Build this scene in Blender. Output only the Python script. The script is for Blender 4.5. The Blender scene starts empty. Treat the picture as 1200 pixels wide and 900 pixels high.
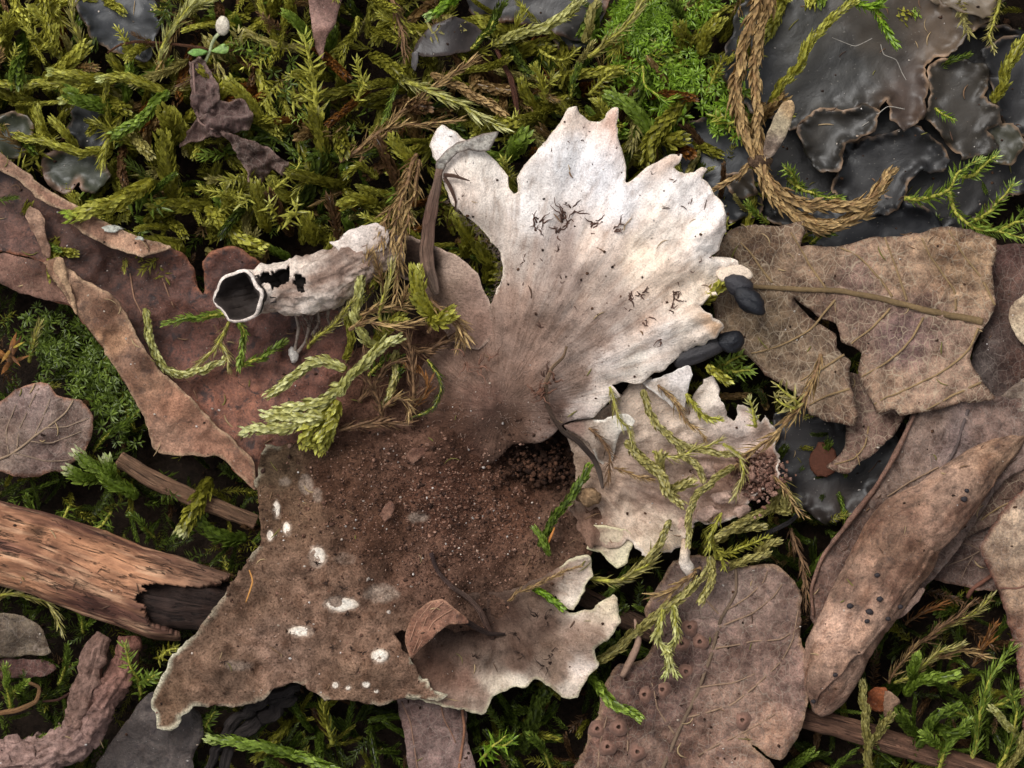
import bpy, math, random
import numpy as np
from mathutils import Vector, geometry

# ------------------------------------------------------------------ camera, sky, sun, exposure
# 1 unit = 1 cm.  The ground patch in view is about 12 x 9 cm, seen from straight above.
SC = bpy.context.scene
COLL = SC.collection
SC.unit_settings.system = 'METRIC'
SC.unit_settings.scale_length = 0.01
CAMH, REFZ = 34.0, 0.5
cam_d = bpy.data.cameras.new('camera')
cam_d.sensor_width = 36.0
cam_d.lens = 36.0 * (CAMH - REFZ) / 12.0
cam_d.clip_start = 0.5
cam_d.clip_end = 2000.0
cam = bpy.data.objects.new('camera', cam_d)
cam.location = (0, 0, CAMH)
COLL.objects.link(cam)
SC.camera = cam

SUN_EL, SUN_AZ = math.radians(58), math.radians(-38)      # azimuth from +Y towards +X
world = bpy.data.worlds.new('World')
SC.world = world
world.use_nodes = True
wn = world.node_tree.nodes
wl = world.node_tree.links
bg = wn['Background']
sky = wn.new('ShaderNodeTexSky')
sky.sky_type = 'NISHITA'
sky.sun_disc = False
sky.sun_elevation = SUN_EL
sky.sun_rotation = SUN_AZ
sky.air_density = 1.0
sky.dust_density = 4.0
hs = wn.new('ShaderNodeHueSaturation')
hs.inputs['Saturation'].default_value = 0.25               # a veiled, nearly neutral sky
wl.new(sky.outputs[0], hs.inputs['Color'])
wl.new(hs.outputs[0], bg.inputs['Color'])
bg.inputs['Strength'].default_value = 0.095
sun_d = bpy.data.lights.new('sun', 'SUN')
sun_d.energy = 1.45
sun_d.angle = math.radians(28)
sun_d.color = (1.0, 0.985, 0.96)
sun = bpy.data.objects.new('sun', sun_d)
sdir = Vector((math.sin(SUN_AZ) * math.cos(SUN_EL), math.cos(SUN_AZ) * math.cos(SUN_EL), math.sin(SUN_EL)))
sun.rotation_euler = (-sdir).to_track_quat('-Z', 'Y').to_euler()
sun.location = sdir * 40
COLL.objects.link(sun)
SC.view_settings.view_transform = 'Standard'
SC.view_settings.look = 'None'
SC.view_settings.exposure = 0.5
SC.view_settings.gamma = 1.0
SC.render.engine = 'CYCLES'
SC.cycles.use_denoising = True
SC.cycles.max_bounces = 4
SC.cycles.transparent_max_bounces = 6

random.seed(7)
RNG = np.random.default_rng(7)


# ------------------------------------------------------------------ helpers
def lin(c):
    c = np.asarray(c, float) / 255.0
    return np.where(c <= 0.04045, c / 12.92, ((c + 0.055) / 1.055) ** 2.4)


def W(px, py, z):
    """metres of the place: a spot 100 px = 1 cm on the plane z = REFZ, set at its own height z"""
    k = (CAMH - np.asarray(z, float)) / (CAMH - REFZ) / 100.0
    return np.stack([(np.asarray(px, float) - 600) * k, (450 - np.asarray(py, float)) * k, np.asarray(z, float) + 0 * k], -1)


def _hash(ix, iy, s):
    n = (ix * 374761393 + iy * 668265263 + s * 974711) & 0x7fffffff
    n = ((n ^ (n >> 13)) * 1274126177) & 0x7fffffff
    return ((n ^ (n >> 16)) & 0xffff) / 32767.5 - 1.0


def vnoise(x, y, s=0):
    x = np.asarray(x, float); y = np.asarray(y, float)
    ix = np.floor(x).astype(np.int64); iy = np.floor(y).astype(np.int64)
    fx = x - ix; fy = y - iy
    fx = fx * fx * (3 - 2 * fx); fy = fy * fy * (3 - 2 * fy)
    a = _hash(ix, iy, s); b = _hash(ix + 1, iy, s); c = _hash(ix, iy + 1, s); d = _hash(ix + 1, iy + 1, s)
    return (a * (1 - fx) + b * fx) * (1 - fy) + (c * (1 - fx) + d * fx) * fy


def fbm(x, y, s=0, o=4):
    t = 0; a = 1.0; n = 0
    for i in range(o):
        t = t + a * vnoise(np.asarray(x) * 2 ** i + 17.3 * i, np.asarray(y) * 2 ** i - 9.1 * i, s + i)
        n += a; a *= 0.5
    return t / n


def idw(pts, x, y, p=3.0, soft=12.0):
    pts = np.asarray(pts, float)
    d2 = (x[:, None] - pts[None, :, 0]) ** 2 + (y[:, None] - pts[None, :, 1]) ** 2 + soft * soft
    w = d2 ** (-p / 2)
    w /= w.sum(1, keepdims=True)
    return w @ pts[:, 2:]


def catmull(pts, step, closed=True):
    P = np.asarray(pts, float); n = len(P); out = []
    rng = range(n) if closed else range(n - 1)
    for i in rng:
        if closed:
            a, b, c, d = P[i - 1], P[i], P[(i + 1) % n], P[(i + 2) % n]
        else:
            a, b, c, d = P[max(i - 1, 0)], P[i], P[i + 1], P[min(i + 2, n - 1)]
        k = max(1, int(round(np.linalg.norm((c - b)[:2]) / step)))
        m1 = (c - a) * 0.3; m2 = (d - b) * 0.3
        for j in range(k):
            t = j / k; t2 = t * t; t3 = t2 * t
            out.append((2 * t3 - 3 * t2 + 1) * b + (t3 - 2 * t2 + t) * m1 + (-2 * t3 + 3 * t2) * c + (t3 - t2) * m2)
    if not closed:
        out.append(P[-1])
    return np.array(out)


def segdist(x, y, poly, closed=True):
    A = poly; B = np.roll(poly, -1, 0)
    if not closed:
        A = A[:-1]; B = poly[1:]
    best = np.full(len(x), 1e9)
    for i in range(0, len(A), 64):
        a = A[i:i + 64]; b = B[i:i + 64]; ab = b - a
        L = (ab ** 2).sum(1) + 1e-9
        t = ((x[:, None] - a[None, :, 0]) * ab[:, 0] + (y[:, None] - a[None, :, 1]) * ab[:, 1]) / L
        t = np.clip(t, 0, 1)
        dx = x[:, None] - a[None, :, 0] - t * ab[:, 0]; dy = y[:, None] - a[None, :, 1] - t * ab[:, 1]
        best = np.minimum(best, np.sqrt((dx * dx + dy * dy).min(1)))
    return best


def inside(x, y, poly):
    r = np.zeros(len(x), bool); n = len(poly); j = n - 1
    for i in range(n):
        xi, yi = poly[i]; xj, yj = poly[j]
        if yi != yj:
            c = ((yi > y) != (yj > y)) & (x < (xj - xi) * (y - yi) / (yj - yi) + xi)
            r ^= c
        j = i
    return r


def mk(name, V, T=None, Qd=None, C=None, mat=None, parent=None, st=None, mats=None, smooth=True, mi=None):
    """one mesh object; V in world units, re-based on its parent (or on its own foot)"""
    V = np.asarray(V, float)
    if parent is not None:
        base = Vector((0, 0, 0)); o = parent
        while o is not None:
            base += o.location; o = o.parent
        loc = np.array(base)
    else:
        loc = np.array([V[:, 0].mean(), V[:, 1].mean(), V[:, 2].min()])
    me = bpy.data.meshes.new(name)
    Vl = V - loc
    T = np.zeros((0, 3), int) if T is None else np.asarray(T, int).reshape(-1, 3)
    Qd = np.zeros((0, 4), int) if Qd is None else np.asarray(Qd, int).reshape(-1, 4)
    me.vertices.add(len(Vl)); me.vertices.foreach_set('co', Vl.astype(np.float32).ravel())
    nl = T.size + Qd.size
    me.loops.add(nl); me.loops.foreach_set('vertex_index', np.concatenate([T.ravel(), Qd.ravel()]).astype(np.int32))
    np_ = len(T) + len(Qd)
    me.polygons.add(np_)
    me.polygons.foreach_set('loop_start', np.concatenate([np.arange(len(T)) * 3, T.size + np.arange(len(Qd)) * 4]).astype(np.int32))
    if smooth:
        me.polygons.foreach_set('use_smooth', np.ones(np_, bool))
    me.update(calc_edges=True)
    if C is not None:
        C = np.asarray(C, float)
        if C.ndim == 1:
            C = np.tile(C, (len(V), 1))
        c4 = np.ones((len(V), 4), np.float32); c4[:, :3] = np.clip(C, 0, 1)
        a = me.color_attributes.new('Col', 'FLOAT_COLOR', 'POINT'); a.data.foreach_set('color', c4.ravel())
    if st is not None:
        a = me.attributes.new('st', 'FLOAT_VECTOR', 'POINT'); s3 = np.zeros((len(V), 3), np.float32); s3[:, :2] = st
        a.data.foreach_set('vector', s3.ravel())
    for m in (mats or [mat]):
        me.materials.append(m)
    if mi is not None:
        me.polygons.foreach_set('material_index', np.asarray(mi, np.int32))
    o = bpy.data.objects.new(name, me)
    COLL.objects.link(o)
    if parent is None:
        o.location = loc
    else:
        o.parent = parent
    return o


def tag(o, label, cat, group=None, kind=None):
    if label: o['label'] = label
    if cat: o['category'] = cat
    if group: o['group'] = group
    if kind: o['kind'] = kind
    return o


def thing(name, px, py, z, label, cat, group=None):
    o = bpy.data.objects.new(name, None)
    o.empty_display_size = 0.2
    o.location = W(px, py, z)
    COLL.objects.link(o)
    return tag(o, label, cat, group)


# ------------------------------------------------------------------ materials
def newmat(name):
    m = bpy.data.materials.new(name); m.use_nodes = True
    nt = m.node_tree; nt.nodes.clear()
    return m, nt.nodes, nt.links


def N(nodes, t, **kw):
    n = nodes.new(t)
    for k, v in kw.items():
        setattr(n, k, v)
    return n


def mixc(nodes, links, kind, fac, a, b):
    n = nodes.new('ShaderNodeMix'); n.data_type = 'RGBA'; n.blend_type = kind
    for idx, v in ((0, fac), (6, a), (7, b)):
        if hasattr(v, 'links'):
            links.new(v, n.inputs[idx])
        elif idx == 0:
            n.inputs[0].default_value = v
        else:
            n.inputs[idx].default_value = (*v, 1) if len(v) == 3 else v
    return n.outputs[2]


def ramp(nodes, links, src, stops, interp='LINEAR'):
    r = nodes.new('ShaderNodeValToRGB'); cr = r.color_ramp; cr.interpolation = interp
    while len(cr.elements) < len(stops):
        cr.elements.new(0.5)
    for e, (p, v) in zip(cr.elements, stops):
        e.position = p; e.color = (v, v, v, 1) if not hasattr(v, '__len__') else (*v, 1)
    links.new(src, r.inputs[0])
    return r.outputs[0]


def noise(nodes, links, scale, detail=4, vec=None, rough=0.55, dist=0.0):
    n = nodes.new('ShaderNodeTexNoise'); n.inputs['Scale'].default_value = scale
    n.inputs['Detail'].default_value = detail; n.inputs['Roughness'].default_value = rough
    n.inputs['Distortion'].default_value = dist
    if vec is not None:
        links.new(vec, n.inputs['Vector'])
    return n.outputs['Fac']


def bumpn(nodes, links, h, strength, dist, prev=None):
    b = nodes.new('ShaderNodeBump'); b.inputs['Strength'].default_value = strength; b.inputs['Distance'].default_value = dist
    links.new(h, b.inputs['Height'])
    if prev is not None:
        links.new(prev, b.inputs['Normal'])
    return b.outputs['Normal']


def finish(nodes, links, col, rough, normal=None, spec=0.3, trans=0.0, transcol=None):
    p = nodes.new('ShaderNodeBsdfPrincipled'); out = nodes.new('ShaderNodeOutputMaterial')
    links.new(col, p.inputs['Base Color'])
    if hasattr(rough, 'links'):
        links.new(rough, p.inputs['Roughness'])
    else:
        p.inputs['Roughness'].default_value = rough
    p.inputs['Specular IOR Level'].default_value = spec
    if normal is not None:
        links.new(normal, p.inputs['Normal'])
    if trans > 0:
        t = nodes.new('ShaderNodeBsdfTranslucent'); links.new(transcol if transcol is not None else col, t.inputs['Color'])
        mx = nodes.new('ShaderNodeMixShader'); mx.inputs[0].default_value = trans
        links.new(p.outputs[0], mx.inputs[1]); links.new(t.outputs[0], mx.inputs[2])
        links.new(mx.outputs[0], out.inputs[0])
    else:
        links.new(p.outputs[0], out.inputs[0])


def attr(nodes, name='Col'):
    a = nodes.new('ShaderNodeAttribute'); a.attribute_name = name
    return a


def mat_moss(name='moss_leaf', trans=0.38, rough=0.36):
    m, n, l = newmat(name)
    a = attr(n).outputs['Color']
    g = n.new('ShaderNodeNewGeometry')
    f = noise(n, l, 22.0, 3, g.outputs['Position'])
    c = mixc(n, l, 'MULTIPLY', 1.0, a, ramp(n, l, f, [(0.36, 0.62), (0.64, 1.3)]))
    finish(n, l, c, rough, spec=0.5, trans=trans)
    return m


def mat_leaf(name, cell=9.0, vein=0.5, veincol=(0.5, 0.4, 0.27), spots=0.0, spotcol=(0.03, 0.02, 0.02), rough=0.7, spec=0.25, mott=0.35, bump=0.6, trans=0.0, midamt=0.85, rot=0.7, stretch=1.25):
    m, n, l = newmat(name)
    a = attr(n).outputs['Color']
    tc = n.new('ShaderNodeTexCoord'); co = tc.outputs['Object']
    # warp
    nz = n.new('ShaderNodeTexNoise'); nz.inputs['Scale'].default_value = 4.5; nz.inputs['Detail'].default_value = 2
    l.new(co, nz.inputs['Vector'])
    va = n.new('ShaderNodeVectorMath'); va.operation = 'MULTIPLY_ADD'
    l.new(nz.outputs['Color'], va.inputs[0]); va.inputs[1].default_value = (0.09, 0.09, 0.0); l.new(co, va.inputs[2])
    fl = n.new('ShaderNodeMapping'); l.new(va.outputs[0], fl.inputs['Vector']); fl.inputs['Rotation'].default_value = (0, 0, rot); fl.inputs['Scale'].default_value = (stretch, 1 / stretch ** .3, 0.35)
    vec = fl.outputs[0]
    hs_ = []
    col = a
    big = noise(n, l, 1.6, 5, co)
    col = mixc(n, l, 'MULTIPLY', mott, col, ramp(n, l, big, [(0.36, (0.5, 0.41, 0.38)), (0.5, (0.96, 0.94, 0.92)), (0.64, (1.35, 1.33, 1.32))]))
    mid = noise(n, l, 6.5, 6, co, 0.7, 0.5)
    col = mixc(n, l, 'MULTIPLY', midamt, col, ramp(n, l, mid, [(0.36, (0.5, 0.42, 0.4)), (0.48, (0.95, 0.93, 0.92)), (0.62, (1.4, 1.37, 1.33))]))
    fine = noise(n, l, 40, 5, co, 0.75)
    col = mixc(n, l, 'MULTIPLY', 0.75, col, ramp(n, l, fine, [(0.36, 0.45), (0.5, 1.0), (0.64, 1.45)]))
    vm = noise(n, l, 2.2, 3, co)
    vmr = ramp(n, l, vm, [(0.38, 0.4), (0.6, 1.0)])
    for sc_, w_, st_ in ((cell, 0.022, vein), (cell * 2.3, 0.04, vein * 0.45)):
        v = n.new('ShaderNodeTexVoronoi'); v.feature = 'DISTANCE_TO_EDGE'; v.inputs['Scale'].default_value = sc_
        l.new(vec, v.inputs['Vector'])
        r0 = ramp(n, l, v.outputs['Distance'], [(0.0, 1.0), (w_, 0.6), (w_ * 2.2, 0.0)])
        r1 = n.new('ShaderNodeMath'); r1.operation = 'MULTIPLY'; l.new(r0, r1.inputs[0]); l.new(vmr, r1.inputs[1]); r = r1.outputs[0]
        mm = n.new('ShaderNodeMath'); mm.operation = 'MULTIPLY'; l.new(r, mm.inputs[0]); mm.inputs[1].default_value = st_
        col = mixc(n, l, 'MIX', mm.outputs[0], col, veincol)
        hs_.append((r, st_))
    if spots > 0:
        s = noise(n, l, 7.0, 4, co, 0.6, 0.4)
        s2 = ramp(n, l, s, [(0.56, 0.0), (0.66, spots)])
        col = mixc(n, l, 'MIX', s2, col, spotcol)
        s3 = noise(n, l, 30.0, 2, co, 0.5)
        s4 = ramp(n, l, s3, [(0.66, 0.0), (0.7, spots)])
        col = mixc(n, l, 'MIX', s4, col, spotcol)
    du = noise(n, l, 55, 1, co, 0.4)
    col = mixc(n, l, 'MIX', ramp(n, l, du, [(0.76, 0.0), (0.79, 0.55)]), col, (0.5, 0.47, 0.43))
    vc = n.new('ShaderNodeTexVoronoi'); vc.inputs['Scale'].default_value = cell; l.new(vec, vc.inputs['Vector'])
    sep = n.new('ShaderNodeSeparateColor'); l.new(vc.outputs['Color'], sep.inputs[0])
    col = mixc(n, l, 'MULTIPLY', 0.55, col, ramp(n, l, sep.outputs[0], [(0.0, 0.72), (1.0, 1.22)]))
    nb = bumpn(n, l, vc.outputs['Distance'], bump * 0.55, -0.03)
    nb = bumpn(n, l, hs_[0][0], bump * 0.6, 0.02, nb)
    nb = bumpn(n, l, hs_[1][0], bump * 0.35, 0.012, nb)
    nb = bumpn(n, l, mid, 0.5, 0.06, nb)
    nb = bumpn(n, l, fine, 0.7, 0.022, nb)
    finish(n, l, col, rough, nb, spec, trans)
    return m


def mat_lichen(name, fine_scale=38, amt=0.55, bump=0.7, rough=0.85, spec=0.15, dots=0.0, dist=0.03, streak=0.0):
    m, n, l = newmat(name)
    a = attr(n).outputs['Color']
    tc = n.new('ShaderNodeTexCoord'); co = tc.outputs['Object']
    f1 = noise(n, l, fine_scale, 5, co, 0.7)
    f2 = noise(n, l, 6.0, 4, co, 0.6)
    col = mixc(n, l, 'MULTIPLY', amt, a, ramp(n, l, f1, [(0.36, 0.45), (0.5, 1.0), (0.64, 1.4)]))
    col = mixc(n, l, 'MULTIPLY', amt * 0.8, col, ramp(n, l, f2, [(0.36, (0.6, 0.55, 0.52)), (0.5, (1, 1, 1)), (0.64, (1.25, 1.25, 1.25))]))
    if streak > 0:
        sv = attr(n, 'st').outputs['Vector']
        k1 = noise(n, l, 1.0, 6, sv, 0.7, 0.3)
        col = mixc(n, l, 'MULTIPLY', streak, col, ramp(n, l, k1, [(0.34, (0.6, 0.53, 0.49)), (0.5, (1, 1, 1)), (0.66, (1.15, 1.14, 1.13))]))
    if dots > 0:
        v = n.new('ShaderNodeTexVoronoi'); v.inputs['Scale'].default_value = 8.0; l.new(co, v.inputs['Vector'])
        sz = n.new('ShaderNodeMath'); sz.operation = 'MULTIPLY_ADD'; l.new(f2, sz.inputs[0]); sz.inputs[1].default_value = -0.42; l.new(v.outputs['Distance'], sz.inputs[2])
        ad = n.new('ShaderNodeMath'); ad.operation = 'ADD'; l.new(sz.outputs[0], ad.inputs[0]); ad.inputs[1].default_value = 0.2
        d = ramp(n, l, ad.outputs[0], [(0.03, dots), (0.07, 0.0)])
        col = mixc(n, l, 'MIX', d, col, (0.08, 0.045, 0.03))
    nb = bumpn(n, l, f2, bump * 0.6, 0.08)
    nb = bumpn(n, l, f1, bump, dist, nb)
    if streak > 0:
        nb = bumpn(n, l, k1, min(1.0, streak), 0.03, nb)
    finish(n, l, col, rough, nb, spec)
    return m


def mat_dark_lichen():
    m, n, l = newmat('dark_lichen_cortex')
    a = attr(n).outputs['Color']
    tc = n.new('ShaderNodeTexCoord'); co = tc.outputs['Object']
    f2 = noise(n, l, 2.5, 5, co, 0.6, 0.6)
    f1 = noise(n, l, 30, 3, co, 0.6)
    col = mixc(n, l, 'MULTIPLY', 0.8, a, ramp(n, l, f2, [(0.3, (0.5, 0.5, 0.52)), (0.7, (1.35, 1.25, 1.15))]))
    col = mixc(n, l, 'MULTIPLY', 1.0, col, (0.72, 0.69, 0.65))
    s = noise(n, l, 34, 1, co, 0.4)
    col = mixc(n, l, 'MIX', ramp(n, l, s, [(0.73, 0.0), (0.77, 0.5)]), col, (0.22, 0.2, 0.17))
    v = n.new('ShaderNodeTexVoronoi'); v.feature = 'DISTANCE_TO_EDGE'; v.inputs['Scale'].default_value = 4.0
    l.new(co, v.inputs['Vector'])
    nb = bumpn(n, l, f2, 0.35, 0.04)
    nb = bumpn(n, l, f1, 0.2, 0.01, nb)
    finish(n, l, col, ramp(n, l, f2, [(0.3, 0.36), (0.7, 0.58)]), nb, 0.45)
    return m


def mat_wood(name, sx=0.9, sy=9.0, amt=0.8, bump=0.8, rough=0.75, cracks=0.6):
    m, n, l = newmat(name)
    a = attr(n).outputs['Color']
    s = attr(n, 'st').outputs['Vector']
    mp = n.new('ShaderNodeMapping'); l.new(s, mp.inputs['Vector']); mp.inputs['Scale'].default_value = (sx, sy, 1)
    f = noise(n, l, 1.5, 6, mp.outputs[0], 0.65, 0.8)
    mp2 = n.new('ShaderNodeMapping'); l.new(s, mp2.inputs['Vector']); mp2.inputs['Scale'].default_value = (sx * 2.5, sy * 4, 1)
    f2 = noise(n, l, 2.0, 5, mp2.outputs[0], 0.7)
    col = mixc(n, l, 'MULTIPLY', amt, a, ramp(n, l, f, [(0.36, (0.38, 0.3, 0.28)), (0.5, (1, 0.95, 0.92)), (0.63, (1.5, 1.45, 1.4))]))
    col = mixc(n, l, 'MULTIPLY', amt, col, ramp(n, l, f2, [(0.3, 0.6), (0.7, 1.3)]))
    tc = n.new('ShaderNodeTexCoord')
    g = noise(n, l, 5, 4, tc.outputs['Object'])
    col = mixc(n, l, 'MULTIPLY', cracks, col, ramp(n, l, g, [(0.35, (0.55, 0.45, 0.42)), (0.65, (1.15, 1.12, 1.1))]))
    mp3 = n.new('ShaderNodeMapping'); l.new(s, mp3.inputs['Vector']); mp3.inputs['Scale'].default_value = (sx * .8, sy * 2.2, 1); mp3.inputs['Location'].default_value = (3, 7, 0)
    ck = noise(n, l, 1.2, 5, mp3.outputs[0], 0.6, 0.5)
    ckr = ramp(n, l, ck, [(0.47, 0.0), (0.495, 1.0), (0.52, 0.0)])
    ckm = n.new('ShaderNodeMath'); ckm.operation = 'MULTIPLY'; l.new(ckr, ckm.inputs[0]); l.new(ramp(n, l, g, [(0.42, 0.0), (0.6, 0.8)]), ckm.inputs[1])
    col = mixc(n, l, 'MIX', ckm.outputs[0], col, (0.03, 0.02, 0.016))
    nb = bumpn(n, l, f, bump * 0.6, 0.05)
    nb = bumpn(n, l, f2, bump, 0.035, nb)
    nb = bumpn(n, l, ckm.outputs[0], 1.0, -0.05, nb)
    finish(n, l, col, rough, nb, 0.3)
    return m


def mat_soil(name, rough=0.9):
    m, n, l = newmat(name)
    a = attr(n).outputs['Color']
    tc = n.new('ShaderNodeTexCoord'); co = tc.outputs['Object']
    f = noise(n, l, 14, 6, co, 0.7)
    col = mixc(n, l, 'MULTIPLY', 1.0, a, ramp(n, l, f, [(0.3, 0.35), (0.7, 1.5)]))
    nb = bumpn(n, l, f, 1.0, 0.06)
    finish(n, l, col, rough, nb, 0.2)
    return m


def mat_plain(name, rough=0.5, spec=0.4, amt=0.4, sc=18, bump=0.3):
    m, n, l = newmat(name)
    a = attr(n).outputs['Color']
    tc = n.new('ShaderNodeTexCoord'); co = tc.outputs['Object']
    f = noise(n, l, sc, 5, co, 0.65)
    col = mixc(n, l, 'MULTIPLY', amt, a, ramp(n, l, f, [(0.3, 0.5), (0.7, 1.4)]))
    nb = bumpn(n, l, f, bump, 0.03)
    finish(n, l, col, rough, nb, spec)
    return m


M_MOSS = mat_moss()
M_DEAD = mat_moss('dead_moss', 0.12, 0.75)
M_LICH = mat_lichen('lichen_underside', 34, 0.6, 0.65)
M_FAN = mat_lichen('lichen_pale_underside', 48, 0.4, 0.6, 0.8, 0.2, 0.8, 0.02, 0.75)
M_BROWN = mat_lichen('lichen_felt', 36, 0.9, 1.0, 0.9, 0.1, 0.0, 0.04, 0.8)
M_FRILL = mat_lichen('lichen_frilled_underside', 44, 0.5, 0.7, 0.85, 0.15, 0.6, 0.025, 0.8)
M_DARKL = mat_dark_lichen()
M_LICHTOP = mat_plain('lichen_upper_cortex', 0.55, 0.3, 0.5)
M_LEAF = mat_leaf('dry_leaf_veined', 7.5, 0.8, (0.46, 0.36, 0.25), mott=0.9, spots=0.3, spotcol=(0.07, 0.045, 0.045))
M_LEAFG = mat_leaf('dry_leaf_dull', 8.0, 0.42, (0.36, 0.29, 0.24), mott=0.85, spots=0.35, spotcol=(0.06, 0.045, 0.04))
M_LEAFF = mat_leaf('dry_leaf_fine_veined', 8.0, 0.5, (0.38, 0.3, 0.23), mott=0.95, spots=0.4, spotcol=(0.07, 0.05, 0.05), rot=-.5)
M_LEAFR = mat_leaf('dry_leaf_red_brown', 5.0, 0.08, (0.2, 0.12, 0.09), mott=0.8, spots=0.85, bump=0.25, rough=0.5, spec=0.45)
M_LEAFT = mat_leaf('dry_leaf_tan', 8.0, 0.12, (0.4, 0.3, 0.2), mott=0.9, spots=0.45, spotcol=(0.06, 0.04, 0.035), bump=0.35, midamt=0.5)
M_WOOD = mat_wood('weathered_wood')
M_KNOB = mat_lichen('rough_bark', 16, 0.8, 1.0, 0.9, 0.15, 0.0, 0.06)
M_SOIL = mat_soil('soil')
M_FIBRE = mat_plain('dark_fibre', 0.7, 0.3)
M_DISC = mat_plain('fruiting_disc_skin', 0.45, 0.4, 0.7, 45, 0.5)
M_VEIN = mat_plain('leaf_rib', 0.75, 0.2, 0.5, 30, 0.4)


# ------------------------------------------------------------------ sheets (leaves, lichen lobes)
def sheet(name, poly, zpts, col, mat, parent=None, sp=5.0, thick=0.018, jag=1.2, nz=(0.03, 40.0), rim=None, edge_z=None,
          zfun=None, mat_under=None, under_dark=None, seed=0, smooth_step=None, soft=14.0, cfun=None, cw=0.5, crinkle=None, focus=None):
    """a thin real sheet: outline polygon in px, height from control points, pigment from control points"""
    P = np.asarray(poly, float)
    if crinkle is None:
        crinkle = 0.05 if mat in (M_LEAF, M_LEAFF, M_LEAFG, M_LEAFT, M_LEAFR) else 0.0
    B = catmull(P, smooth_step or min(sp, 4.0))
    # ragged outline
    s = np.arange(len(B)) * min(sp, 4.0)
    nx = fbm(s / 14.0, s * 0 + seed * 3.1, seed + 5, 3); ny = fbm(s / 14.0, s * 0 + seed * 1.7, seed + 9, 3)
    n2x = vnoise(s / 4.5, s * 0 + seed, seed + 15); n2y = vnoise(s / 4.5, s * 0 + seed + 2, seed + 16)
    B = B + jag * 2.2 * np.stack([nx, ny], 1) + jag * 0.55 * np.stack([n2x, n2y], 1)
    lo = B.min(0); hi = B.max(0)
    gx, gy = np.meshgrid(np.arange(lo[0], hi[0], sp), np.arange(lo[1], hi[1], sp * 0.87))
    gx = gx + (np.arange(gx.shape[0]) % 2)[:, None] * sp * 0.5
    x = gx.ravel() + RNG.uniform(-.18, .18, gx.size) * sp; y = gy.ravel() + RNG.uniform(-.18, .18, gx.size) * sp
    k = inside(x, y, B); x = x[k]; y = y[k]
    d = segdist(x, y, B); k = d > sp * 0.55; x = x[k]; y = y[k]
    X = np.concatenate([B[:, 0], x]); Y = np.concatenate([B[:, 1], y])
    nb = len(B)
    r = geometry.delaunay_2d_cdt([Vector((a, b)) for a, b in zip(X, Y)], [(i, (i + 1) % nb) for i in range(nb)], [], 0, 1e-4)
    XY = np.array([(v.x, v.y) for v in r[0]]); F = np.array([f for f in r[2] if len(f) == 3])
    X, Y = XY[:, 0], XY[:, 1]
    cen = XY[F].mean(1)
    F = F[inside(cen[:, 0], cen[:, 1], B)]
    used = np.unique(F); rm = np.full(len(X), -1); rm[used] = np.arange(len(used)); F = rm[F]; X = X[used]; Y = Y[used]
    e = segdist(X, Y, B)
    z = idw(zpts, X, Y, 2.5, soft)[:, 0] if not callable(zpts) else zpts(X, Y)
    if nz:
        z = z + nz[0] * fbm(X / nz[1], Y / nz[1], seed + 31, 4)
    if crinkle:
        z = z + crinkle * (0.5 - np.abs(fbm(X / 26, Y / 26, seed + 41, 4)) * 2.2) + crinkle * 0.4 * fbm(X / 8, Y / 8, seed + 42, 3)
    if edge_z:
        z = z + edge_z[0] * np.exp(-(e / edge_z[1]) ** 2) * (0.6 + 0.8 * fbm(X / 30, Y / 30, seed + 77, 2))
    if zfun:
        z = z + zfun(X, Y, e)
    V = W(X, Y, z)
    # orient up (px y runs down)
    a, b, c = V[F[:, 0]], V[F[:, 1]], V[F[:, 2]]
    up = np.cross(b - a, c - a)[:, 2] < 0
    F[up] = F[up][:, ::-1]
    wx = X + 14 * fbm(X / 22, Y / 22, seed + 3, 3) * cw * 2; wy = Y + 14 * fbm(X / 22, Y / 22, seed + 4, 3) * cw * 2
    if np.ndim(col[0]) == 0:
        C = np.tile(lin(col), (len(X), 1))
    else:
        cp = np.array([[q[0], q[1], *lin(q[2:])] for q in col])
        C = idw(cp, wx, wy, 3.5, 10.0)
    if cfun:
        C = cfun(X, Y, e, C)
    if rim:
        rc, rw = rim[0], rim[1]
        f = np.clip(1.15 - e / (rw * (1 + 0.7 * fbm(X / 12, Y / 12, seed + 8, 3))), 0, 1)[:, None]
        if len(rim) > 2:
            f = f * rim[2](X, Y)[:, None]
        C = C * (1 - f) + lin(rc) * f
    mats = [mat] if mat_under is None else [mat, mat_under]
    stv = None
    if focus:                                            # felt lies outward from the point of growth
        aa = np.arctan2(Y - focus[1], X - focus[0]); rr_ = np.hypot(X - focus[0], Y - focus[1])
        stv = np.stack([aa * focus[2], rr_ / focus[3]], 1)
    o = mk(name, V, T=F, C=C, parent=parent, mats=mats, st=stv)
    m = o.modifiers.new('thickness', 'SOLIDIFY'); m.thickness = thick; m.offset = -1.0
    m.use_rim = True
    if mat_under is not None:
        m.material_offset = 1
    o['_z'] = 0.0
    del o['_z']
    zf = lambda px, py: (idw(zpts, np.atleast_1d(np.asarray(px, float)), np.atleast_1d(np.asarray(py, float)), 2.5, soft)[:, 0] if not callable(zpts) else zpts(np.atleast_1d(np.asarray(px, float)), np.atleast_1d(np.asarray(py, float))))
    def surf(px, py):
        px = np.atleast_1d(np.asarray(px, float)); py = np.atleast_1d(np.asarray(py, float))
        dd = (X[None] - px[:, None]) ** 2 + (Y[None] - py[:, None]) ** 2
        return z[dd.argmin(1)]
    return o, surf


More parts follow.
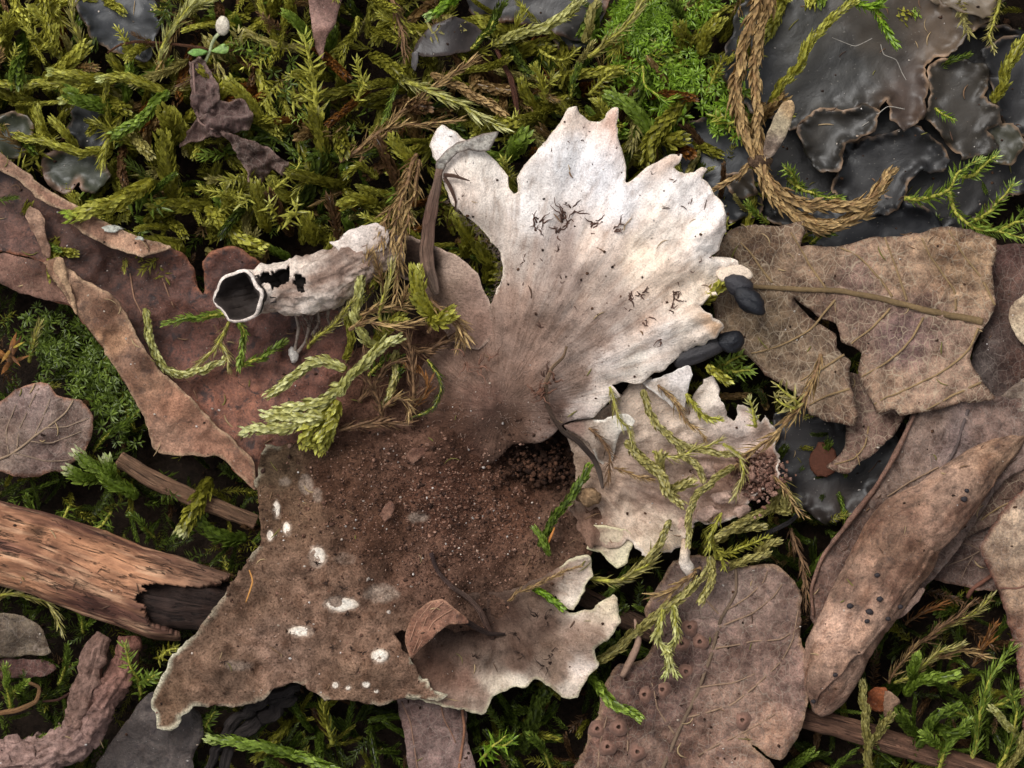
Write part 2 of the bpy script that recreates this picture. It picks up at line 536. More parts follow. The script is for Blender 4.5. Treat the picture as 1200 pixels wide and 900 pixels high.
# ------------------------------------------------------------------ tubes
def frames(P):
    T = np.gradient(P, axis=0); T /= np.linalg.norm(T, axis=1, keepdims=True) + 1e-12
    up = np.array([0, 0, 1.0]) if abs(T[0][2]) < 0.9 else np.array([1.0, 0, 0])
    A = np.zeros_like(P); a = up - T[0] * (up @ T[0]); a /= np.linalg.norm(a)
    for i in range(len(P)):
        a = a - T[i] * (a @ T[i]); a /= np.linalg.norm(a) + 1e-12
        A[i] = a
    return T, A, np.cross(T, A)


def tube_arr(P, R, seg=8, flat=1.0, lump=0.0, lscale=6.0, seed=0, caps=True):
    P = np.asarray(P, float); n = len(P); R = np.broadcast_to(np.asarray(R, float), (n,))
    T, A, Bn = frames(P)
    th = np.arange(seg) / seg * 2 * np.pi
    L = np.concatenate([[0], np.cumsum(np.linalg.norm(np.diff(P, axis=0), axis=1))])
    rr = np.tile(R[:, None], (1, seg))
    if lump:
        rr = rr * (1 + lump * fbm(L[:, None] * lscale + 0 * th, 3 * np.cos(th)[None] + 5 * np.sin(th)[None] + seed + 0 * L[:, None], seed, 3))
    V = P[:, None] + rr[..., None] * (np.cos(th)[None, :, None] * A[:, None] * flat + np.sin(th)[None, :, None] * Bn[:, None])
    V = V.reshape(-1, 3)
    i = np.arange(n - 1)[:, None] * seg; j = np.arange(seg)[None]; jn = (j + 1) % seg
    Q = np.stack([i + j, i + jn, i + seg + jn, i + seg + j], -1).reshape(-1, 4)
    st = np.stack([np.repeat(L, seg), np.tile(th / 6.2832, n)], 1)
    Tt = np.zeros((0, 3), int)
    if caps:
        V = np.concatenate([V, P[:1], P[-1:]]); st = np.concatenate([st, st[:1], st[-1:]])
        c0 = n * seg; jj = np.arange(seg); jn = (jj + 1) % seg
        Tt = np.concatenate([np.stack([np.full(seg, c0), jn, jj], 1), np.stack([np.full(seg, c0 + 1), (n - 1) * seg + jj, (n - 1) * seg + jn], 1)])
    return V, Tt, Q, st


def path3(pts, step=4.0, wob=0.0, seed=0):
    """pts: (px, py, z) → smooth world polyline"""
    P = np.asarray(pts, float)
    P = P * np.array([1, 1, 100.0])
    D = catmull(P, step, closed=False)
    if wob:
        s = np.arange(len(D)) * step
        D = D + wob * np.stack([fbm(s / 18, s * 0 + 1, seed, 2), fbm(s / 18, s * 0 + 5, seed + 1, 2), fbm(s / 18, s * 0 + 9, seed + 2, 2)], 1)
    return W(D[:, 0], D[:, 1], D[:, 2] / 100.0)


def tube(name, pts, r, col, mat, parent=None, seg=8, taper=None, lump=0.0, lscale=6.0, flat=1.0, wob=0.0, step=4.0, seed=0):
    P = path3(pts, step, wob, seed); n = len(P); t = np.linspace(0, 1, n)
    R = np.interp(t, np.linspace(0, 1, len(r)), r) / 100.0 if hasattr(r, '__len__') else np.full(n, r / 100.0)
    V, T, Q, st = tube_arr(P, R, seg, flat, lump, lscale, seed)
    if np.ndim(col[0]) == 0:
        C = np.tile(lin(col), (len(V), 1))
    else:
        cc = np.array([lin(c) for c in col]); tt = np.concatenate([np.repeat(t, seg), [0, 1]])
        C = np.stack([np.interp(tt, np.linspace(0, 1, len(cc)), cc[:, k]) for k in range(3)], 1)
    C = C * (1 + 0.25 * fbm(V[:, 0] * 9, V[:, 1] * 9, seed, 3))[:, None]
    return mk(name, V, T=T, Qd=Q, C=C, mat=mat, parent=parent, st=st)


# ------------------------------------------------------------------ moss shoots
LEAF_T = np.array([[0, -.34, 0], [0, 0, -.10], [0, .34, 0], [.42, -.5, .12], [.45, 0, -.06], [.42, .5, .12], [1.0, 0, .10]])
LEAF_Q = np.array([[0, 1, 4, 3], [1, 2, 5, 4]]); LEAF_TR = np.array([[3, 4, 6], [4, 5, 6]])


def moss_arr(P, L, w, n, ang=0.45, pal=((90, 95, 30), (165, 170, 70)), tipcol=None, basefrac=0.15, rs=0.02, curl=0.1, rng=RNG, jit=0.25, tipang=None, flat=1.0):
    """leaves set round the curve P (world).  L, w leaf length/width in units."""
    P = np.asarray(P, float)
    T, A, Bn = frames(P)
    t = np.linspace(0.01, 1.0, n) + rng.normal(0, 0.3 / n, n); t = np.clip(t, 0, 1)
    f = t * (len(P) - 1); i = np.minimum(f.astype(int), len(P) - 2); fr = (f - i)[:, None]
    pos = P[i] * (1 - fr) + P[i + 1] * fr
    tt, aa, bb = T[i], A[i], Bn[i]
    th = np.arange(n) * 2.39996 + rng.normal(0, 0.3, n)
    rad = np.cos(th)[:, None] * aa + np.sin(th)[:, None] * bb * flat
    rad /= np.linalg.norm(rad, axis=1, keepdims=True)
    al = ang * (1 + jit * rng.normal(0, 1, n))
    al = al * np.clip((1.12 - t) / 0.25, 0.25, 1)          # leaves close up at the tip
    d = np.cos(al)[:, None] * tt + np.sin(al)[:, None] * rad
    s = np.cross(d, rad); s /= np.linalg.norm(s, axis=1, keepdims=True) + 1e-9
    nn = np.cross(s, d)
    size = (1 + 0.18 * rng.normal(0, 1, n)) * np.interp(t, [0, 0.12, 0.75, 1], [0.75, 1, 0.95, 0.62])
    Ls = (L * size)[:, None, None]; ws = (w * size)[:, None, None]
    tl = LEAF_T[None]
    cu = curl * (1 + 0.8 * rng.normal(0, 1, n))[:, None]
    hgt = tl[..., 2] * 1.0 * (w / L) * 2.0 - cu * tl[..., 0] ** 2
    V = pos[:, None] + rs * rad[:, None] + tl[..., 0:1] * Ls * d[:, None] + tl[..., 1:2] * ws * s[:, None] - hgt[..., None] * Ls * nn[:, None] * -1.0
    c0, c1 = lin(pal[0]), lin(pal[1])
    mixv = np.clip(0.5 + 0.3 * rng.normal(0, 1, n) + (t - 0.5) * 0.5, 0, 1)[:, None, None]
    base = c0 * (1 - mixv) + c1 * mixv
    along = tl[..., 0:1]
    C = base * (0.85 + 0.35 * along)
    if tipcol is not None:
        tip = np.clip((t - 0.8) / 0.2, 0, 1)[:, None, None]
        C = C * (1 - tip) + lin(tipcol) * tip
    idx = np.arange(n)[:, None, None] * 7
    return V.reshape(-1, 3), (LEAF_TR[None] + idx).reshape(-1, 3), (LEAF_Q[None] + idx).reshape(-1, 4), np.broadcast_to(C, V.shape).reshape(-1, 3)


def join(parts):
    Vs, Ts, Qs, Cs = [], [], [], []; o = 0
    for V, T, Q, C in parts:
        Vs.append(V); Ts.append(T + o); Qs.append(Q + o); Cs.append(C); o += len(V)
    return np.concatenate(Vs), np.concatenate(Ts), np.concatenate(Qs), np.concatenate(Cs)


PAL = {   # base and tip pigment of the leaves (sRGB)
    'yellow': ((146, 140, 46), (208, 206, 98)),
    'olive': ((116, 112, 36), (172, 168, 68)),
    'pale': ((164, 160, 84), (220, 218, 150)),
    'bright': ((104, 124, 38), (164, 186, 84)),
    'green': ((76, 92, 30), (124, 144, 56)),
    'dark': ((56, 66, 24), (96, 110, 42)),
    'tan': ((126, 98, 58), (178, 148, 98)),
    'brown': ((88, 62, 40), (134, 102, 70)),
    'rust': ((96, 58, 24), (150, 98, 44)),
    'glow': ((104, 136, 26), (152, 184, 62)),
    'straw': ((150, 140, 78), (200, 190, 120)),
}
# habit: leaf length px, leaf width/length, leaves per px of stem, opening angle, curl
HABIT = {
    'catkin': (7.6, 0.5, 1.55, 0.22, 0.08),
    'plump': (8.2, 0.58, 1.55, 0.25, 0.06),
    'feather': (8, 0.32, 1.5, 0.45, 0.02),
    'spiky': (9.5, 0.28, 1.0, 0.70, -0.08),
    'star': (13, 0.24, 0.55, 1.05, -0.12),
    'hairy': (13, 0.17, 0.9, 0.42, 0.05),
    'braid': (12, 0.42, 0.7, 0.22, 0.08),
    'shred': (16, 0.14, 0.7, 0.5, 0.15),
}


def shoot_arr(P, habit, pal, w=1.0, rng=RNG, tip=None):
    l, wr, den, ang, curl = HABIT[habit]
    l = l * w / 100.0
    length = np.linalg.norm(np.diff(P, axis=0), axis=1).sum()
    n = max(8, int(length * 100 * den / w))
    rs = {'catkin': .028, 'plump': .042, 'feather': .016, 'braid': .02}.get(habit, .012) * w
    A = moss_arr(P, l, l * wr, n, ang, PAL[pal], tip, rs=rs, curl=curl, rng=rng)
    if rs > .015 * w:                                   # the leafy axis inside the overlapping leaves
        k = max(1, len(P) // 10)
        Pc = P[::k] if (len(P) - 1) % k == 0 else np.concatenate([P[::k], P[-1:]])
        t = np.linspace(0, 1, len(Pc)); V, T, Q, st = tube_arr(Pc, rs * np.interp(t, [0, .8, 1], [.95, .95, .3]), 6)
        A = join([A, (V, T, Q, np.tile(lin(PAL[pal][0]), (len(V), 1)))])
    return A


def moss_thing(pts, habit, pal, label, w=1.0, group=None, tip=None, branches=(), name='moss_shoot', wob=3.0, seed=None):
    """one shoot: stem plus its leafy cover; branches are further paths of the same plant"""
    seed = random.randint(0, 9999) if seed is None else seed
    dead = pal in ('tan', 'brown', 'rust')
    arrs = []; stems = []
    for b in (pts, *branches):
        P = path3(b, 4.0, wob, seed)
        arrs.append(shoot_arr(P, habit, pal, w, tip=tip)); 
        r = np.linspace(0.022 * w, 0.008, len(P))
        V, T, Q, st = tube_arr(P, r, 5)
        stems.append((V, T, Q, np.tile(lin(PAL['brown' if dead else 'olive'][1]), (len(V), 1))))
        seed += 1
    V, T, Q, C = join(arrs)
    e = bpy.data.objects.new(name, None); e.location = arrs[0][0][0]; e.empty_display_size = 0.1; COLL.objects.link(e)
    tag(e, label, 'moss', group)
    mk('leafy_cover', V, T, Q, C, M_DEAD if dead else M_MOSS, parent=e)
    V, T, Q, C = join(stems)
    mk('stem', V, T, Q, C, M_DEAD, parent=e)
    return e


# ------------------------------------------------------------------ ground
def ground_z(x, y):
    return -0.95 + 0.28 * fbm(x * 0.55 + 3, y * 0.55, 11, 4) + 0.06 * fbm(x * 5, y * 5, 12, 3)


ax = np.concatenate([[-400, -120, -40, -16], np.linspace(-9, 9, 260), [16, 40, 120, 400]])
ay = np.concatenate([[-400, -120, -40, -14], np.linspace(-7.5, 7.5, 220), [14, 40, 120, 400]])
gx, gy = np.meshgrid(ax, ay)
gz = ground_z(gx, gy)
V = np.stack([gx, gy, gz], -1).reshape(-1, 3)
nx_, ny_ = len(ax), len(ay)
ii = (np.arange(ny_ - 1)[:, None] * nx_ + np.arange(nx_ - 1)[None]).ravel()
C = lin((46, 35, 27))[None] * (1 + 0.5 * fbm(V[:, 0] * 2, V[:, 1] * 2, 5, 4))[:, None]
gr = mk('ground', V, Qd=np.stack([ii, ii + 1, ii + nx_ + 1, ii + nx_], 1), C=C, mat=M_SOIL)
tag(gr, 'dark crumbly soil under the moss and litter', 'ground', kind='structure')


# ------------------------------------------------------------------ moss carpet (uncountable undergrowth)
def carpet(name, label, spots, pals, habits, z=(-0.55, -0.15), ln=(35, 80), w=(0.7, 1.1), tilt=(0.1, 1.0), seed=1):
    rng = np.random.default_rng(seed)
    arrs = []
    pn, pw = zip(*pals); hn, hw = zip(*habits)
    pw = np.array(pw) / sum(pw); hw = np.array(hw) / sum(hw)
    for px, py in spots:
        a = rng.uniform(0, 2 * math.pi); t = rng.uniform(*tilt); L = rng.uniform(*ln)
        z0 = rng.uniform(*z)
        k = np.linspace(0, 1, 7)
        bend = rng.uniform(-0.7, 0.7)
        aa = a + bend * k
        hx = px + np.cumsum(np.cos(aa)) * L / 7 * math.cos(t); hy = py + np.cumsum(np.sin(aa)) * L / 7 * math.cos(t)
        hz = z0 + L / 100 * math.sin(t) * (k - 0.25 * k * k)
        P = W(hx, hy, hz)
        arrs.append(shoot_arr(P, rng.choice(hn, p=hw), rng.choice(pn, p=pw), rng.uniform(*w), rng))
    V, T, Q, C = join(arrs)
    # patchy pigment from plant to plant
    C = C * (1 + 0.35 * fbm(V[:, 0] * 0.9, V[:, 1] * 0.9, seed, 3))[:, None]
    o = mk(name, V, T, Q, C, M_MOSS)
    tag(o, label, 'moss', kind='stuff')
    return o


def scatter(n, x0, x1, y0, y1, seed, keep=None):
    r = np.random.default_rng(seed)
    p = np.stack([r.uniform(x0, x1, n), r.uniform(y0, y1, n)], 1)
    if keep is not None:
        p = p[keep(p[:, 0], p[:, 1])]
    return p


def thin(x, y, f=1.0, s=0):
    return fbm(x / 60, y / 60, 40 + s, 3) > -0.25 * f


# the yellow green carpet round the crumpled leaf and behind the pale lobe
keep_top = lambda x, y: (y < 300 + 0.05 * x) & ~((x > 880) & (y > -25)) & ~((x > 100) & (x < 180) & (y < 75)) & ~((x > 545) & (x < 700) & (y < 20)) & ~((x > 60) & (x < 130) & (y > 150) & (y < 220))
carpet('moss_carpet', 'yellow green moss carpet round the crumpled leaf and behind the pale lobe', scatter(2750, -190, 1390, -190, 330, 3, keep_top),
       [('yellow', 3.2), ('olive', 3.2), ('green', .9), ('bright', .9), ('straw', 1.1), ('tan', 1.0), ('rust', .5), ('brown', .6), ('dark', .7)],
       [('catkin', 4), ('plump', 4), ('spiky', 1.6), ('feather', 1.2), ('star', 1.3), ('hairy', .8), ('shred', .5)], z=(-0.7, -0.02), ln=(35, 100), w=(0.6, 1.5), seed=21)
carpet('moss_carpet', 'fine dark green moss under the curled brown leaf and the stick', scatter(1300, -190, 350, 330, 1090, 4),
       [('dark', 3), ('green', 2.5), ('olive', 1.2), ('brown', .8)], [('spiky', 3), ('feather', 2.5), ('star', 2)], z=(-0.8, -0.3), ln=(25, 70), w=(0.45, 0.9), seed=22)
carpet('moss_carpet', 'dark green moss showing below the brown lichen and round the gall leaf', scatter(1300, 330, 1390, 640, 1090, 5),
       [('dark', 3), ('green', 3), ('olive', 1.2), ('bright', .5), ('brown', 1)], [('spiky', 2), ('feather', 2.5), ('catkin', 2), ('plump', 1.5)], z=(-0.85, -0.3), ln=(35, 85), w=(0.5, 1.05), seed=23)
carpet('moss_carpet', 'dim green moss between the frilled lobe and the torn veined leaf', scatter(170, 780, 1000, 390, 660, 6),
       [('dark', 2.0), ('green', 2), ('olive', 2), ('tan', 1)], [('spiky', 3), ('feather', 2.5), ('plump', 1)], z=(-0.7, -0.25), ln=(30, 60), w=(0.5, 0.85), seed=24)
carpet('moss_carpet', 'patchy moss spreading beyond the torn veined leaf', scatter(380, 1000, 1390, -190, 640, 7),
       [('dark', 2.0), ('green', 2), ('olive', 1.5)], [('spiky', 3), ('feather', 2)], z=(-0.75, -0.5), ln=(25, 55), w=(0.5, 0.9), seed=25)

# bright starry moss
def star_moss(spots, seed, pal, label, z=(-0.15, 0.18), r=(7, 11)):
    rng = np.random.default_rng(seed); arrs = []
    for px, py in spots:
        z0 = rng.uniform(*z); lean = rng.normal(0, 5, 2)
        P = W(np.array([px, px + lean[0] * .5, px + lean[0]]), np.array([py, py + lean[1] * .5, py + lean[1]]), np.array([z0 - 0.12, z0 - 0.03, z0]))
        L = rng.uniform(*r) / 100
        arrs.append(moss_arr(P, L, L * 0.3, 13, 1.25, PAL[pal], None, curl=-0.1, rng=rng))
    V, T, Q, C = join(arrs)
    o = mk('star_moss', V, T, Q, C, M_MOSS); tag(o, label, 'moss', kind='stuff')


r_ = np.random.default_rng(5)
sp = np.concatenate([np.stack([r_.normal(cx, sx, n), r_.normal(cy, sy, n)], 1) for cx, cy, sx, sy, n in
                     ((760, 55, 28, 32, 170), (745, 25, 20, 15, 70), (785, 95, 22, 18, 80), (850, 120, 14, 22, 45), (770, 140, 20, 14, 25), (800, 20, 25, 15, 50))])
star_moss(sp, 9, 'glow', 'bright green cushion of tiny star-shaped moss beside the dried stem loop')
sp = np.concatenate([np.stack([r_.normal(cx, sx, n), r_.normal(cy, sy, n)], 1) for cx, cy, sx, sy, n in
                     ((330, 130, 30, 30, 30), (480, 160, 40, 20, 30), (110, 420, 30, 30, 110), (60, 400, 30, 20, 60), (140, 470, 25, 25, 50))])
star_moss(sp, 10, 'green', 'scattered small green star-shaped moss tips', z=(-0.35, -0.05), r=(6, 10))


# ------------------------------------------------------------------ small builders used by several things
def vein(surf, pts, r, col, parent, lift=0.0, name='vein', lump=0.12, seed=0):
    """a rib that follows its leaf's surface"""
    parent = next((c for c in parent.children if c.name.startswith('blade')), parent)
    D = catmull(np.asarray(pts, float), 5.0, closed=False)
    s = np.arange(len(D)) * 5.0
    D = D + 1.2 * np.stack([fbm(s / 25, s * 0 + seed, 3 + seed, 2), fbm(s / 25, s * 0 + seed + 4, 4 + seed, 2)], 1)
    z = surf(D[:, 0], D[:, 1]); z = np.convolve(np.pad(z, 2, mode='edge'), np.ones(5) / 5, 'valid')
    P = W(D[:, 0], D[:, 1], z + lift + .006)
    R = np.linspace(r[0], r[1], len(P)) / 100 * 0.8
    V, T, Q, st = tube_arr(P, R, 6, 0.42, lump * 2.5, 9.0, seed)
    C = lin(np.array(col) * .93)[None] * (1 + 0.3 * fbm(V[:, 0] * 8, V[:, 1] * 8, seed, 3))[:, None]
    return mk(name, V, T, Q, C, M_VEIN, parent=parent, st=st)


def blob_arr(c, r, seed=0, sub=(10, 7), lump=0.25):
    u = np.linspace(0, np.pi, sub[1]); v = np.arange(sub[0]) / sub[0] * 2 * np.pi
    U, Vv = np.meshgrid(u, v, indexing='ij')
    d = np.stack([np.sin(U) * np.cos(Vv), np.sin(U) * np.sin(Vv), np.cos(U)], -1)
    k = 1 + lump * fbm(d[..., 0] * 1.7 + d[..., 2] + seed, d[..., 1] * 1.7 - d[..., 2] + seed, seed, 3)
    V = (np.asarray(c) + d * k[..., None] * np.asarray(r)).reshape(-1, 3)
    i = np.arange(sub[1] - 1)[:, None] * sub[0]; j = np.arange(sub[0])[None]; jn = (j + 1) % sub[0]
    Q = np.stack([i + j, i + sub[0] + j, i + sub[0] + jn, i + jn], -1).reshape(-1, 4)
    return V, np.zeros((0, 3), int), Q


def fibres(name, starts, length, col, mat, parent, r=0.6, up=0.6, seed=0, n=1, ang=None, spread=6.3):
    """a tuft of short tapered strands"""
    rng = np.random.default_rng(seed); arrs = []
    for (x, y, z) in starts:
        for _ in range(n):
            a = (rng.uniform(0, spread) if ang is None else ang + rng.normal(0, spread)); L = length * rng.uniform(.5, 1.2); k = np.linspace(0, 1, 6)
            b = rng.uniform(-1.6, 1.6)
            aa = a + b * k + rng.normal(0, .45, 6)
            hx = x + np.cumsum(np.cos(aa)) * L / 6; hy = y + np.cumsum(np.sin(aa)) * L / 6
            hz = z + up * L / 100 * np.sin(k * 2.2)
            V, T, Q, st = tube_arr(W(hx, hy, hz), np.linspace(r, r * .25, 6) / 100, 4)
            arrs.append((V, T, Q, np.tile(lin(col) * rng.uniform(.7, 1.3), (len(V), 1))))
    V, T, Q, C = join(arrs)
    return mk(name, V, T, Q, C, mat, parent=parent)


# ------------------------------------------------------------------ dark lichens (lying in the moss)
RIMTAN = (176, 150, 126)
def dark_lichen(name, label, lobes, seed, group=None, cat='lichen'):
    p0 = np.mean(lobes[0][0], 0)
    t = thing(name, p0[0], p0[1], -0.3, label, cat, group)
    for i, (poly, z, col, *rest) in enumerate(lobes):
        rimc, rw = rest[0] if rest else (RIMTAN, 1.5)
        c = np.mean(poly, 0)
        zp = [(c[0], c[1], z)] + [(q[0], q[1], z + 0.10 * math.sin(k * 2.1 + seed + i)) for k, q in enumerate(poly)]
        sheet('lobe', poly, zp, col, M_DARKL, parent=t, sp=3.6, thick=0.016, jag=2.6, nz=(0.06, 70), rim=(rimc, rw, lambda X, Y: np.clip(.5 + 1.6 * fbm(X / 22, Y / 22, seed + 3, 3), 0, 1)), edge_z=(0.10, 9),
              zfun=lambda X, Y, e: 0.11 * np.exp(-(e / 12) ** 2) * fbm(X / 13, Y / 13, seed + 61, 2),
              seed=seed * 13 + i, mat_under=M_LICHTOP, soft=20)
    return t


SL, BK = (64, 66, 70), (38, 37, 36)
dl = dark_lichen('dark_lichen', 'broad slate black lichen with frilled pale-rimmed lobes under the dried stem loop', [
    ([(845, 70), (872, 0), (930, -40), (1060, -40), (1105, 5), (1162, 22), (1137, 37), (1120, 60), (1093, 70), (1085, 80), (1090, 100), (1087, 133), (1077, 143), (1058, 150), (1044, 140), (1038, 118), (1030, 128), (1010, 124), (992, 138), (975, 130), (950, 148), (930, 152), (890, 135), (858, 110)], -0.02,
     [(930, 40, 62, 62, 58), (1030, 40, 74, 68, 60), (1110, 35, 104, 90, 76), (1080, 110, 80, 66, 58), (960, 110, 60, 60, 58), (1000, 80, 58, 58, 56), (880, 80, 52, 55, 60)]),
    ([(932, 152), (955, 126), (990, 128), (1010, 124), (1031, 130), (1028, 150), (1012, 160), (990, 170), (987, 195), (970, 203), (954, 197), (949, 184), (940, 170)], 0.06, (50, 48, 44)),
    ([(1088, 78), (1114, 66), (1150, 77), (1159, 95), (1154, 110), (1170, 126), (1173, 145), (1155, 152), (1168, 165), (1167, 178), (1146, 184), (1130, 186), (1110, 172), (1097, 152), (1084, 140), (1090, 108)], -0.06, (56, 52, 46)),
    ([(985, 172), (1035, 158), (1075, 148), (1106, 174), (1114, 190), (1105, 204), (1084, 199), (1068, 212), (1052, 246), (1000, 250), (978, 228)], -0.12, (40, 40, 42)),
    ([(770, 158), (855, 138), (884, 190), (894, 250), (852, 258), (838, 240), (800, 205)], -0.2, (56, 60, 66)),
    ([(960, 242), (1060, 232), (1104, 262), (1090, 300), (980, 310), (940, 290)], -0.22, (44, 46, 52)),
    ([(850, 205), (880, 200), (886, 225), (874, 233), (858, 226)], -0.05, (60, 54, 46)),
    ([(900, 60), (1000, 30), (1230, 40), (1260, 200), (1180, 230), (1090, 290), (960, 290), (880, 240), (850, 150)], -0.36, (36, 34, 34)),
    ([(1150, 60), (1215, 40), (1260, 100), (1240, 170), (1180, 150), (1165, 110)], -0.22, (50, 50, 52)),
    ([(1150, 150), (1190, 145), (1201, 170), (1190, 190), (1165, 192)], -0.12, (62, 62, 46)),
], 1)
dark_lichen('dark_lichen', 'pale grey brown lichen lobe overlapping the slate black lichen', [
    ([(1068, -30), (1185, -30), (1166, 17), (1140, 16), (1100, 4)], 0.12, (128, 116, 100))], 2)
dark_lichen('dark_lichen', 'smooth slate grey lichen behind the pale hairy moss shoots', [
    ([(88, -20), (170, -20), (186, 20), (176, 70), (140, 62), (104, 40)], -0.1, (70, 74, 80)),
    ([(84, 108), (112, 100), (130, 120), (128, 170), (98, 178), (82, 150)], -0.16, (74, 78, 82))], 3)
dark_lichen('dark_lichen', 'olive grey lichen lobe with pinkish rim by the curled leaf edge', [
    ([(50, 182), (78, 174), (122, 180), (127, 206), (116, 226), (98, 226), (92, 216), (78, 230), (62, 220), (52, 204)], -0.02, (72, 78, 66), ((170, 140, 124), 7)),
    ([(-20, 142), (24, 134), (36, 150), (28, 186), (0, 184), (-24, 170)], -0.06, (66, 72, 58), ((150, 128, 108), 2.5))], 4)
dark_lichen('dark_lichen', 'brown-rimmed grey lichen lobe behind the braided pale moss shoot', [
    ([(548, -20), (720, -25), (706, 20), (680, 46), (650, 40), (600, 26), (572, 30), (550, 14)], -0.1, (72, 72, 74), ((120, 88, 66), 6)),
    ([(640, 20), (700, 20), (690, 52), (660, 60)], -0.2, (62, 68, 66))], 5)
dark_lichen('dark_lichen', 'blackish lichen sheet in the hollow beside the torn veined leaf', [
    ([(905, 492), (940, 476), (990, 490), (1040, 500), (1062, 540), (1030, 580), (1000, 606), (962, 612), (930, 592), (912, 560)], -0.25,
     [(930, 520, 44, 42, 44), (990, 540, 34, 32, 33), (970, 595, 62, 56, 54)], ((60, 54, 50), 2))], 6)
# threads caught on the slate lichen
for k, p in enumerate(([(975, 44), (990, 50), (1003, 54), (1022, 45)], [(1032, 52), (1036, 64), (1050, 70), (1057, 85), (1062, 94)], [(1010, 148), (1022, 140), (1040, 125), (1060, 128)])):
    o = tube('fibre', [(x, y, 0.14) for x, y in p], 0.45, (165, 158, 148), M_FIBRE, seg=4, seed=k)
    tag(o, ['short wavy pale thread on the broad slate black lichen', 'long hooked pale thread on the broad slate black lichen', 'fine pale thread by the curled frill of the slate black lichen'][k], 'fibre', 'threads on the slate black lichen')

# ------------------------------------------------------------------ leaves
def leaf(name, label, px, py, z, group=None):
    return thing(name, px, py, z, label, 'leaf', group)


# torn veined leaf with the crack
t = leaf('torn_leaf', 'tan dry leaf with net veins, stout midrib and a jagged crack', 1010, 380, 0.0)
poly = [(852, 272), (883, 263), (915, 264), (942, 260), (938, 288), (948, 287), (977, 290), (1017, 280), (1067, 275), (1110, 265), (1140, 272), (1167, 281), (1166, 305), (1162, 315), (1167, 357), (1153, 382), (1140, 403), (1137, 423), (1150, 447), (1167, 467), (1150, 471), (1137, 473), (1128, 470), (1110, 478), (1087, 482), (1055, 487), (1048, 480), (1027, 484), (1017, 462), (1008, 443), (1007, 428), (1009, 413), (1000, 406), (987, 400), (984, 390), (980, 380), (962, 373), (947, 362), (931, 347), (939, 361), (958, 378), (979, 391), (981, 408), (997, 424), (995, 437), (999, 460), (1005, 483), (1002, 498), (987, 497), (967, 493), (950, 487), (943, 473), (927, 457), (900, 441), (880, 421), (862, 408), (845, 392), (832, 340), (838, 300)]
o, sf = sheet('blade', poly, [(850, 280, .42), (900, 270, .5), (1000, 285, .45), (1100, 270, .55), (1165, 290, .5), (1150, 376, .35), (1040, 352, .38), (900, 335, .45), (870, 400, .35), (940, 470, .3), (1000, 490, .42), (960, 385, .36), (1000, 410, .42), (1060, 420, .36), (1040, 480, .5), (1160, 466, .45)],
       [(880, 290, 118, 98, 78), (960, 300, 136, 112, 92), (1050, 310, 146, 120, 98), (1120, 300, 158, 130, 102), (1000, 330, 118, 94, 84), (900, 380, 112, 94, 74), (950, 430, 128, 108, 88), (1060, 400, 116, 92, 88), (1100, 440, 146, 120, 102), (1040, 460, 142, 116, 96)],
       M_LEAF, parent=t, sp=4.5, thick=0.03, jag=0.8, nz=(0.05, 60), rim=((96, 74, 60), 1.5), seed=50)
vein(sf, [(856, 333), (920, 338), (985, 342), (1040, 352), (1100, 367), (1152, 377)], (3.2, 5.6), (122, 100, 70), t, 0.02, 'midrib')
VC = (150, 124, 88)
for k, p in enumerate(([(905, 332), (884, 302), (868, 284)], [(968, 338), (946, 306), (926, 272)], [(1045, 348), (1030, 326), (1003, 298), (984, 290)], [(1062, 352), (1050, 312), (1037, 278)], [(1120, 364), (1117, 340), (1092, 302), (1080, 278)], [(1166, 358), (1150, 326), (1128, 298), (1112, 270)],
                       [(978, 352), (950, 386), (915, 405), (880, 414)], [(1042, 362), (1020, 386), (998, 403)], [(990, 415), (960, 434), (938, 446)], [(1082, 372), (1066, 400), (1040, 424), (1010, 442)], [(1146, 384), (1135, 410), (1110, 432), (1085, 445), (1040, 465), (1024, 474)], [(1150, 449), (1112, 466), (1086, 480)], [(996, 456), (968, 464), (948, 474)])):
    vein(sf, p, (2.0, 1.1), VC, t, 0.008, seed=k)

# scrap of veined leaf under the crack
t = leaf('leaf_scrap', 'small pointed scrap of veined leaf under the jagged crack', 1010, 510, -0.1)
o, sf = sheet('blade', [(985, 440), (1010, 440), (1030, 470), (1062, 478), (1060, 492), (1034, 523), (1013, 540), (993, 555), (980, 552), (970, 546), (986, 531), (993, 500)], [(1000, 450, 0.05), (1055, 485, .2), (980, 550, .1), (1010, 510, .12)],
              [(1000, 460, 96, 76, 66), (1030, 500, 138, 112, 100), (985, 545, 130, 104, 90)], M_LEAF, parent=t, sp=4.5, thick=0.02, rim=((84, 62, 52), 1.5), seed=51)
vein(sf, [(1018, 500), (1014, 522), (1000, 537), (978, 544)], (1.5, .9), VC, t, .006)
vein(sf, [(1004, 532), (1008, 545)], (1.2, .7), VC, t, .006)

